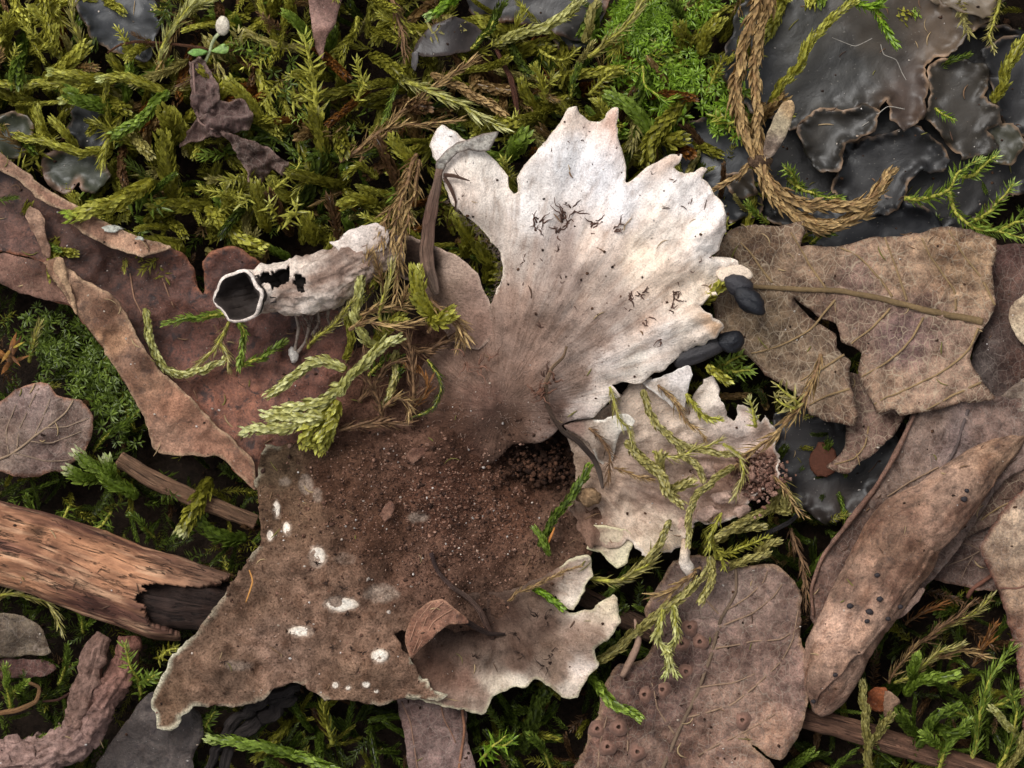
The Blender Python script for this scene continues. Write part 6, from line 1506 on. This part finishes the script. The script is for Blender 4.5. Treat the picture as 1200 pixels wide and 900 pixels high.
ms('brown dead moss stem bent below the pale moss stem', 'shred', 'brown', 1.1, (.7, 1.1), [(448, 492), (440, 466), (430, 440), (426, 412)])
ms('reddish dead moss stem lying along the edge of the brown underside', 'shred', 'brown', 1.1, (.72, .72), [(396, 506), (420, 500), (446, 496), (476, 494), (486, 476)])
ms('dead moss strand trailing from the neck edge', 'shred', 'tan', 1.2, (1.1, .95), [(500, 390), (520, 372), (536, 380), (540, 404)])
ms('thin yellow green shoot leaning on the rolled lobe', 'hairy', 'straw', 1.0, (.6, 1.2), [(362, 408), (380, 390), (396, 372), (412, 352)])
ms('dull green shoot in the shade under the rolled lobe', 'spiky', 'green', 1.1, (.5, .7), [(430, 440), (448, 424), (470, 416)])
ms('thin green strand crossing the shaded neck', 'hairy', 'dark', .7, (.9, .8), [(500, 420), (514, 440), (518, 460), (508, 480), (484, 490)])
for k, p in enumerate(([(450, 350), (446, 320), (442, 300)], [(432, 345), (428, 320), (434, 295)], [(458, 380), (470, 360), (476, 340)])):
    ms(['wispy dead strand against the end of the rolled lobe', 'wispy dead strand lying over the rolled lobe body', 'wispy dead strand between the rolled lobe and blunt green shoot'][k], 'shred', 'tan', 1.0, (.8, 1.3), p, group='dead strands matted on the rolled lobe')
# on the brown and frilled lobes
ms('bright green moss blade leaning out of the hollow under the neck', 'catkin', 'green', 1.15, (.5, .8), [(630, 640), (652, 606), (672, 575), (692, 545)], (150, 178, 60))
ms('short green shoot below the green blade on the lichen', 'catkin', 'bright', .9, (.55, .62), [(646, 652), (638, 636), (628, 620)])
ms('yellow green shoot lying by the white tip of the lower lobe', 'catkin', 'glow', .9, (.6, .6), [(622, 688), (638, 698), (660, 712)])
ms('thin tan strand lying across the lower lobe', 'hairy', 'tan', .6, (.62, .62), [(594, 704), (616, 690), (648, 676), (680, 664)])
ms('long tan moss stem stretching from the frilled lobe to the torn leaf', 'shred', 'tan', 1.35, (.9, .75), [(962, 415), (952, 448), (934, 480), (908, 508), (880, 530), (862, 548)])
ms('yellow tan moss stem running along the frilled lobe to the rolled white tip', 'catkin', 'straw', .95, (.85, .85), [(862, 548), (838, 562), (818, 578), (808, 604), (806, 640)])
ms('olive tan moss stem lying over the frilled lobe with a leafy end', 'catkin', 'straw', .95, (.85, .8), [(752, 456), (762, 484), (780, 508), (800, 522), (830, 530), (862, 534)], None, [[(790, 516), (806, 536), (824, 562)]])
ms('leafy olive moss shoot lying on the frilled lobe', 'plump', 'straw', .95, (.78, .86), [(734, 516), (752, 538), (772, 556), (782, 574), (800, 592)], None, [[(772, 560), (772, 540), (776, 530)], [(784, 576), (800, 570), (814, 566)]])
ms('thin dark tan strand across the frilled lobe beside the withered stalk', 'shred', 'tan', .7, (.8, .78), [(722, 546), (744, 556), (766, 564)])
ms('small green moss tuft on the tips of the frilled lobe', 'feather', 'yellow', 1.0, (.8, .85), [(806, 464), (818, 480), (832, 490), (846, 492)])
ms('pale leafy tuft at the outer corner of the frilled lobe', 'spiky', 'pale', 1.1, (.75, .9), [(884, 500), (882, 484), (878, 468)])
ms('spiky straw moss tuft on the long tan stem', 'star', 'straw', 1.2, (.85, .95), [(938, 474), (926, 462), (912, 452)], None, [[(934, 480), (920, 474), (910, 466)]])
ms('greenish tip lying between fan and frilled flap', 'plump', 'yellow', .9, (.8, .85), [(828, 430), (842, 440), (854, 448)])
ms('bright green leafy tuft below the lower fruiting discs', 'spiky', 'bright', 1.4, (.1, .5), [(840, 432), (852, 424), (868, 416)], None, [[(840, 432), (862, 436), (880, 434)]])
ms('yellowish bud beneath the horn of the fan', 'plump', 'yellow', 1.3, (.7, .85), [(826, 352), (834, 342), (846, 332)])
ms('straw moss shoot draped below the soil clump', 'catkin', 'straw', 1.2, (.3, .6), [(916, 566), (908, 588), (892, 600), (866, 614), (842, 630)], None, [[(900, 594), (918, 600), (920, 582)]])
ms('pale tan moss stem end touching the blackish lichen', 'shred', 'straw', 1.0, (.6, .4), [(914, 560), (926, 578), (938, 588)])
for k, p in enumerate(([(826, 640), (846, 628), (870, 620), (896, 616)], [(830, 660), (850, 650), (876, 640), (900, 630)], [(846, 668), (870, 656), (900, 648)], [(824, 620), (836, 640), (850, 664)], [(880, 660), (896, 640), (912, 634)])):
    ms(['straw shoot next to the bluish rootlet', 'bristly yellow shoot across the straw mat behind the gall leaf', 'straw shoot touching the top of the gall leaf', 'upright yellow shoot beside the rolled white tip', 'straw shoot nearest the brown dead stem behind the gall leaf'][k], ('catkin', 'spiky')[k % 2], ('straw', 'yellow')[k % 2], 1.1, (.15, .45), p, group='straw shoots behind the gall leaf')
ms('brown dead moss stem beside the curled edge of the flat leaf', 'shred', 'brown', 1.2, (-.1, .1), [(926, 620), (936, 650), (944, 680), (946, 712)])
# around the gall leaf
ms('furry pale moss shoot in the dark gap by the lower lobe', 'hairy', 'straw', 1.4, (.3, .6), [(690, 678), (715, 682), (740, 674), (760, 660), (776, 634)])
ms('straw moss stem crossing from the lower lobe onto the gall leaf', 'catkin', 'straw', 1.3, (.35, .6), [(696, 778), (722, 760), (750, 738), (780, 712), (810, 690), (830, 668)])
ms('pale green forked moss tips hanging over the galls', 'feather', 'pale', 1.3, (.62, .48), [(776, 716), (770, 740), (780, 765), (794, 790)], (206, 214, 130), [[(788, 708), (792, 740), (784, 768), (778, 790)]])
ms('furry tan moss shoot lying at the top of the gall leaf', 'hairy', 'tan', 1.2, (.55, .6), [(820, 664), (800, 682), (780, 694), (762, 700)])
ms('bright green moss shoot lying on the corner of the gall leaf', 'catkin', 'bright', 1.35, (.2, .5), [(688, 790), (702, 808), (722, 826), (750, 842)], (176, 200, 90))
ms('yellow shoot hanging beside the rolled white tip', 'catkin', 'straw', 1.1, (.5, .7), [(832, 650), (834, 676), (826, 696), (822, 706)])
# below the brown lichen
ms('pale green moss shoot lying below the brown lichen', 'catkin', 'bright', 1.5, (.1, .2), [(346, 884), (318, 876), (285, 872), (244, 864)], (206, 216, 140), [[(340, 884), (370, 894), (400, 905)]])
ms('olive furry moss shoot rising behind the lichen edge', 'hairy', 'olive', 1.3, (-.1, .25), [(390, 872), (384, 850), (380, 826)])
ms('small yellow tuft below the curved lichen edge', 'star', 'glow', 1.2, (-.1, .2), [(562, 890), (576, 876), (594, 862)], None, [[(576, 876), (590, 872), (602, 866)]])
ms('dark green leafy shoot standing below the lower lobe', 'plump', 'dark', 1.5, (-.3, .2), [(616, 880), (626, 850), (634, 820), (640, 808)])
ms('dim green shoot in the shade beneath the lower lobe', 'feather', 'green', 1.2, (-.3, .1), [(646, 900), (636, 876), (620, 862)])
ms('green shoot under the notched lichen edge', 'spiky', 'green', 1.2, (-.2, .2), [(238, 862), (246, 846), (252, 832)])
# by the stick and the knobbly twig
ms('green moss shoot rising between the knobbly twig and the stick', 'spiky', 'bright', 1.3, (-.1, .35), [(166, 815), (160, 795), (152, 775), (146, 756)], None, [[(160, 800), (172, 798), (182, 792)]])
ms('yellow green tuft at the splintered end of the stick', 'spiky', 'yellow', 1.1, (-.1, .2), [(186, 772), (194, 764), (206, 760)])
ms('tan arching moss stem below the stick', 'shred', 'straw', 1.0, (-.05, .15), [(-10, 702), (20, 696), (48, 702), (64, 718), (74, 738)])
ms('small green tuft under the middle of the stick', 'feather', 'bright', 1.0, (-.1, .15), [(96, 742), (96, 724), (92, 708)], None, [[(96, 734), (108, 726), (114, 720)]])
ms('green fern-like shoot beside the hooked tan rootlet', 'feather', 'bright', 1.1, (-.2, .2), [(12, 830), (8, 806), (6, 780)], None, [[(10, 815), (22, 804), (32, 798)]])
ms('green shoot climbing beside the dim curled leaf', 'feather', 'green', 1.0, (-.2, .15), [(70, 800), (76, 780), (80, 756)])
ms('pale green shoot lying against the knobbly twig', 'feather', 'bright', 1.1, (-.2, .1), [(0, 880), (26, 872), (60, 860), (72, 852)])
ms('thick blunt moss shoot standing against the thin straw stick', 'plump', 'olive', 1.5, (-.1, .3), [(246, 562), (238, 578), (228, 598), (214, 622)], (206, 206, 150))
ms('bright leafy moss shoot below the thin straw stick', 'plump', 'green', 1.4, (-.2, .1), [(288, 632), (268, 632), (246, 622), (234, 610)])
ms('green leafy shoot with white tip beside the small grey leaf', 'plump', 'bright', 1.3, (-.1, .3), [(160, 582), (136, 570), (112, 550), (90, 530)], (216, 216, 170), [[(140, 572), (132, 556), (126, 536)], [(118, 556), (98, 560), (80, 552)]])
ms('feathery green shoot leaning toward the curled leaf', 'feather', 'green', 1.0, (-.2, .1), [(108, 528), (126, 510), (148, 496), (160, 484)])
ms('rosette of pointed olive brown leaves beside the curled leaf', 'star', 'rust', 2.2, (-.1, .25), [(10, 425), (12, 415), (14, 406)], (150, 130, 40))
ms('dim furry shoot beside the rosette', 'hairy', 'straw', 1.1, (-.3, .0), [(36, 424), (42, 400), (46, 378)])
for k, p in enumerate(([(60, 620), (40, 600), (30, 580)], [(80, 590), (70, 610), (75, 625)], [(20, 610), (40, 620), (60, 640)], [(130, 600), (120, 615), (100, 625)], [(180, 630), (170, 615), (150, 605)])):
    ms(['low feathery shoot under the small grey leaf', 'starry low shoot below the white-tipped shoot', 'low feathery shoot touching the broken stick', 'starry low shoot near the thin straw stick end', 'low feathery shoot between thin stick and broken stick'][k], ('feather', 'star')[k % 2], ('green', 'bright')[k % 2], 1.0, (-.3, .0), p, group='shoots between small leaf and stick')
# green patch below the rolled leaf
for k, (lab, p, br) in enumerate((
    ('tall green moss shoot below the folded buff leaf', [(1140, 890), (1146, 855), (1152, 825), (1162, 790), (1186, 760)], [[(1152, 830), (1176, 822), (1196, 815)], [(1148, 850), (1125, 836), (1110, 830)]]),
    ('branching green moss shoot beside the seed husk', [(1066, 892), (1080, 866), (1096, 842), (1124, 826)], [[(1080, 868), (1062, 850), (1050, 836)], [(1090, 850), (1110, 860), (1130, 858)]]),
    ('green moss shoot leaning on the bark-covered twig', [(1100, 905), (1108, 880), (1122, 860), (1136, 845)], [[(1108, 882), (1094, 872), (1080, 862)]]),
    ('leafy green shoot in the shade of the folded buff leaf', [(1170, 900), (1182, 870), (1190, 840), (1184, 800)], []),
    ('bushy green moss shoot above the seed husk', [(1060, 812), (1074, 800), (1096, 796), (1120, 790)], [[(1074, 800), (1070, 786), (1076, 772)]]))):
    ms(lab, ('hairy', 'catkin', 'feather')[k % 3], ('bright', 'green')[k % 2], 1.5, (-.1, .3), p, None, br)
ms('straw furry moss stem standing before the bark-covered twig', 'catkin', 'straw', 1.15, (.0, .35), [(1022, 905), (1016, 870), (1014, 840), (1012, 800)], None, [[(1018, 872), (1034, 850), (1046, 838)]])
ms('pale green shoot hanging below the folded buff leaf', 'catkin', 'pale', 1.1, (.0, .3), [(1200, 880), (1190, 860), (1172, 842), (1160, 830)])
ms('olive shoot curled at the foot of the folded buff leaf', 'catkin', 'straw', 1.2, (-.05, .2), [(1176, 905), (1192, 890), (1200, 862), (1210, 840)])
ms('brown dead moss stem below the rolled leaf', 'shred', 'brown', 1.1, (-.2, .0), [(1060, 770), (1090, 744), (1120, 722), (1140, 706)])
ms('tan dead moss stem reaching from beneath the rolled leaf', 'shred', 'tan', 1.0, (-.2, .0), [(1040, 800), (1056, 776), (1072, 756)])
ms('dull straw moss stem in the shade below the wedged leaf', 'shred', 'straw', 1.0, (-.25, .0), [(1090, 750), (1118, 730), (1146, 716), (1160, 700)])
ms('rusty dead moss stem before the folded buff leaf', 'shred', 'rust', 1.0, (-.2, .1), [(1140, 780), (1156, 756), (1166, 732)])

# more of the heap beside the neck
for lab, hb, pl, w, z, p in (
    ('straw strand leaning from heap to shaggy stems', 'shred', 'straw', 1.1, (.9, 1.3), [(452, 404), (446, 372), (452, 340), (458, 312)]),
    ('tan strand knotted across the pale stalk', 'shred', 'tan', 1.2, (1.1, 1.2), [(408, 386), (432, 378), (462, 384), (492, 376)]),
    ('yellow leafy shoot in the middle of the heap', 'plump', 'yellow', 1.1, (.8, 1.1), [(440, 400), (456, 384), (474, 372)]),
    ('brown matted strand at the root of the heap', 'shred', 'brown', 1.3, (.75, .9), [(470, 400), (498, 412), (520, 402), (538, 392)]),
    ('tan matted strand draped on the arching strip', 'shred', 'tan', 1.3, (1.1, 1.1), [(506, 352), (522, 366), (536, 380), (546, 400)]),
    ('dull brown strand under the pale crossing stem', 'shred', 'brown', 1.2, (.7, .9), [(420, 470), (440, 450), (452, 430), (470, 420)]),
    ('pale straw shoot ending on the brown underside', 'catkin', 'straw', 1.0, (.8, .75), [(462, 410), (466, 436), (460, 460), (448, 476)]),
    ('yellow shoot tucked below the rolled lobe', 'catkin', 'yellow', 1.0, (.6, .9), [(404, 420), (412, 396), (408, 370)]),
    ('green shoot tucked behind the brown standing stem', 'feather', 'green', 1.2, (.6, .8), [(456, 470), (462, 446), (474, 428)]),
    ('reddish strand curling round the brown standing stem', 'shred', 'rust', 1.0, (.8, .9), [(484, 476), (500, 462), (496, 440), (480, 430)]),
    ('tan looped strand on the neck edge', 'shred', 'tan', 1.0, (.85, .9), [(452, 478), (462, 466), (476, 470), (480, 488)]),
    ('dark shaded shoot below the upper frill', 'plump', 'dark', 1.2, (.4, .7), [(440, 390), (458, 368), (480, 352)])):
    ms(lab, hb, pl, w, z, p)

for lab, hb, pl, w, z, p in (
    ('wispy tan strand along the upper tips of the frilled lobe', 'shred', 'tan', .8, (.85, .8), [(770, 450), (790, 470), (812, 500), (826, 516)]),
    ('straw strand crossing between the two leafy shoots on the frilled lobe', 'shred', 'straw', .8, (.85, .82), [(764, 530), (790, 536), (816, 528), (846, 516)]),
    ('thin straw strand hooked round the soil clump', 'shred', 'straw', .9, (.9, .8), [(846, 520), (866, 536), (872, 560), (858, 584)]),
    ('tan strand leaving the soil clump toward the rolled leaf', 'shred', 'tan', .9, (.75, .4), [(904, 556), (918, 574), (930, 592), (944, 604)]),
    ('olive leafy strand drooping off the lower edge of the frilled lobe', 'catkin', 'straw', .9, (.8, .45), [(784, 610), (776, 632), (764, 652), (748, 668)]),
    ('yellow strand between frilled lobe and straw mat', 'hairy', 'yellow', 1.0, (.6, .5), [(848, 600), (836, 620), (830, 646)]),
    ('dry straw strand over the withered stalk', 'shred', 'straw', .8, (.98, .9), [(716, 452), (720, 474), (734, 500), (742, 524)]),
    ('wispy brown strand on the fold below the neck', 'shred', 'brown', .8, (.8, .7), [(690, 500), (706, 516), (716, 540), (712, 566)]),
    ('tan strand lost in the dark below the rolled leaf', 'shred', 'tan', 1.0, (-.2, 0), [(1080, 790), (1100, 770), (1130, 762), (1156, 770)]),
    ('straw strand lying behind the seed husk', 'hairy', 'straw', 1.0, (-.1, .1), [(1050, 800), (1076, 786), (1100, 764), (1128, 752)]),
    ('rusty strand under the dull straw stem', 'shred', 'rust', 1.0, (-.3, -.1), [(1060, 730), (1084, 716), (1110, 706)])):
    ms(lab, hb, pl, w, z, p)

# ------------------------------------------------------------------ specks of litter lying on the leaves and lobes
def strew():
    bpy.context.view_layer.update()
    dg = bpy.context.evaluated_depsgraph_get()
    rg = np.random.default_rng(91)
    ok = ('blade', 'white_fan', 'brown_underside', 'lower_lobe', 'frilled_lobe', 'scroll', 'lower_rim', 'upper_rim', 'lobe', 'wood_shell', 'main_branch', 'torn_tail')
    pale, dark, bits = [], [], []
    for _ in range(1500):
        x, y = rg.uniform(-6.2, 6.2), rg.uniform(-4.7, 4.7)
        hit, loc, nor, idx, ob, mx = SC.ray_cast(dg, Vector((x, y, 6)), Vector((0, 0, -1)))
        if not hit or nor.z < .5 or ob.name.split('.')[0] not in ok:
            continue
        q = rg.random()
        (pale if q < .3 else dark if q < .72 else bits).append(tuple(loc))
    for name, label, pts, cols, r in (('pale_specks', 'pale grit specks strewn over the leaves and lobes', pale, [(206, 194, 180), (182, 164, 146), (222, 214, 206)], (.004, .013)),
                                      ('dark_specks', 'dark earthy specks strewn over the leaves and lobes', dark, [(70, 50, 40), (52, 38, 32), (96, 70, 54)], (.005, .02))):
        arrs = []
        for p in pts:
            rr_ = rg.uniform(*r)
            V, T, Q = blob_arr(np.array(p) + (0, 0, rr_ * .3), (rr_ * rg.uniform(.7, 1.5), rr_, rr_ * .7), int(rg.integers(0, 300)), (6, 5), 1.0)
            arrs.append((V, T, Q, np.tile(lin(cols[rg.integers(0, len(cols))]), (len(V), 1))))
        tag(mk(name, *join(arrs), M_KNOB), label, 'litter', kind='stuff')
    arrs = []
    for p in bits:
        a = rg.uniform(0, 6.3); L = rg.uniform(.05, .2); k = np.linspace(-.5, .5, 5); b = rg.normal(0, .5)
        P = np.stack([p[0] + L * k * math.cos(a) - b * L * k * k * math.sin(a), p[1] + L * k * math.sin(a) + b * L * k * k * math.cos(a), p[2] + .012 + 0 * k], 1)
        V, T, Q, st = tube_arr(P, np.array([.003, .006, .007, .006, .002]) * rg.uniform(.6, 1.5), 5)
        arrs.append((V, T, Q, np.tile(lin([(120, 92, 68), (80, 58, 44), (164, 140, 104), (110, 104, 50)][rg.integers(0, 4)]), (len(V), 1))))
    tag(mk('litter_fibres', *join(arrs), M_FIBRE), 'tiny plant fibres strewn over the leaves and lobes', 'litter', kind='stuff')


strew()
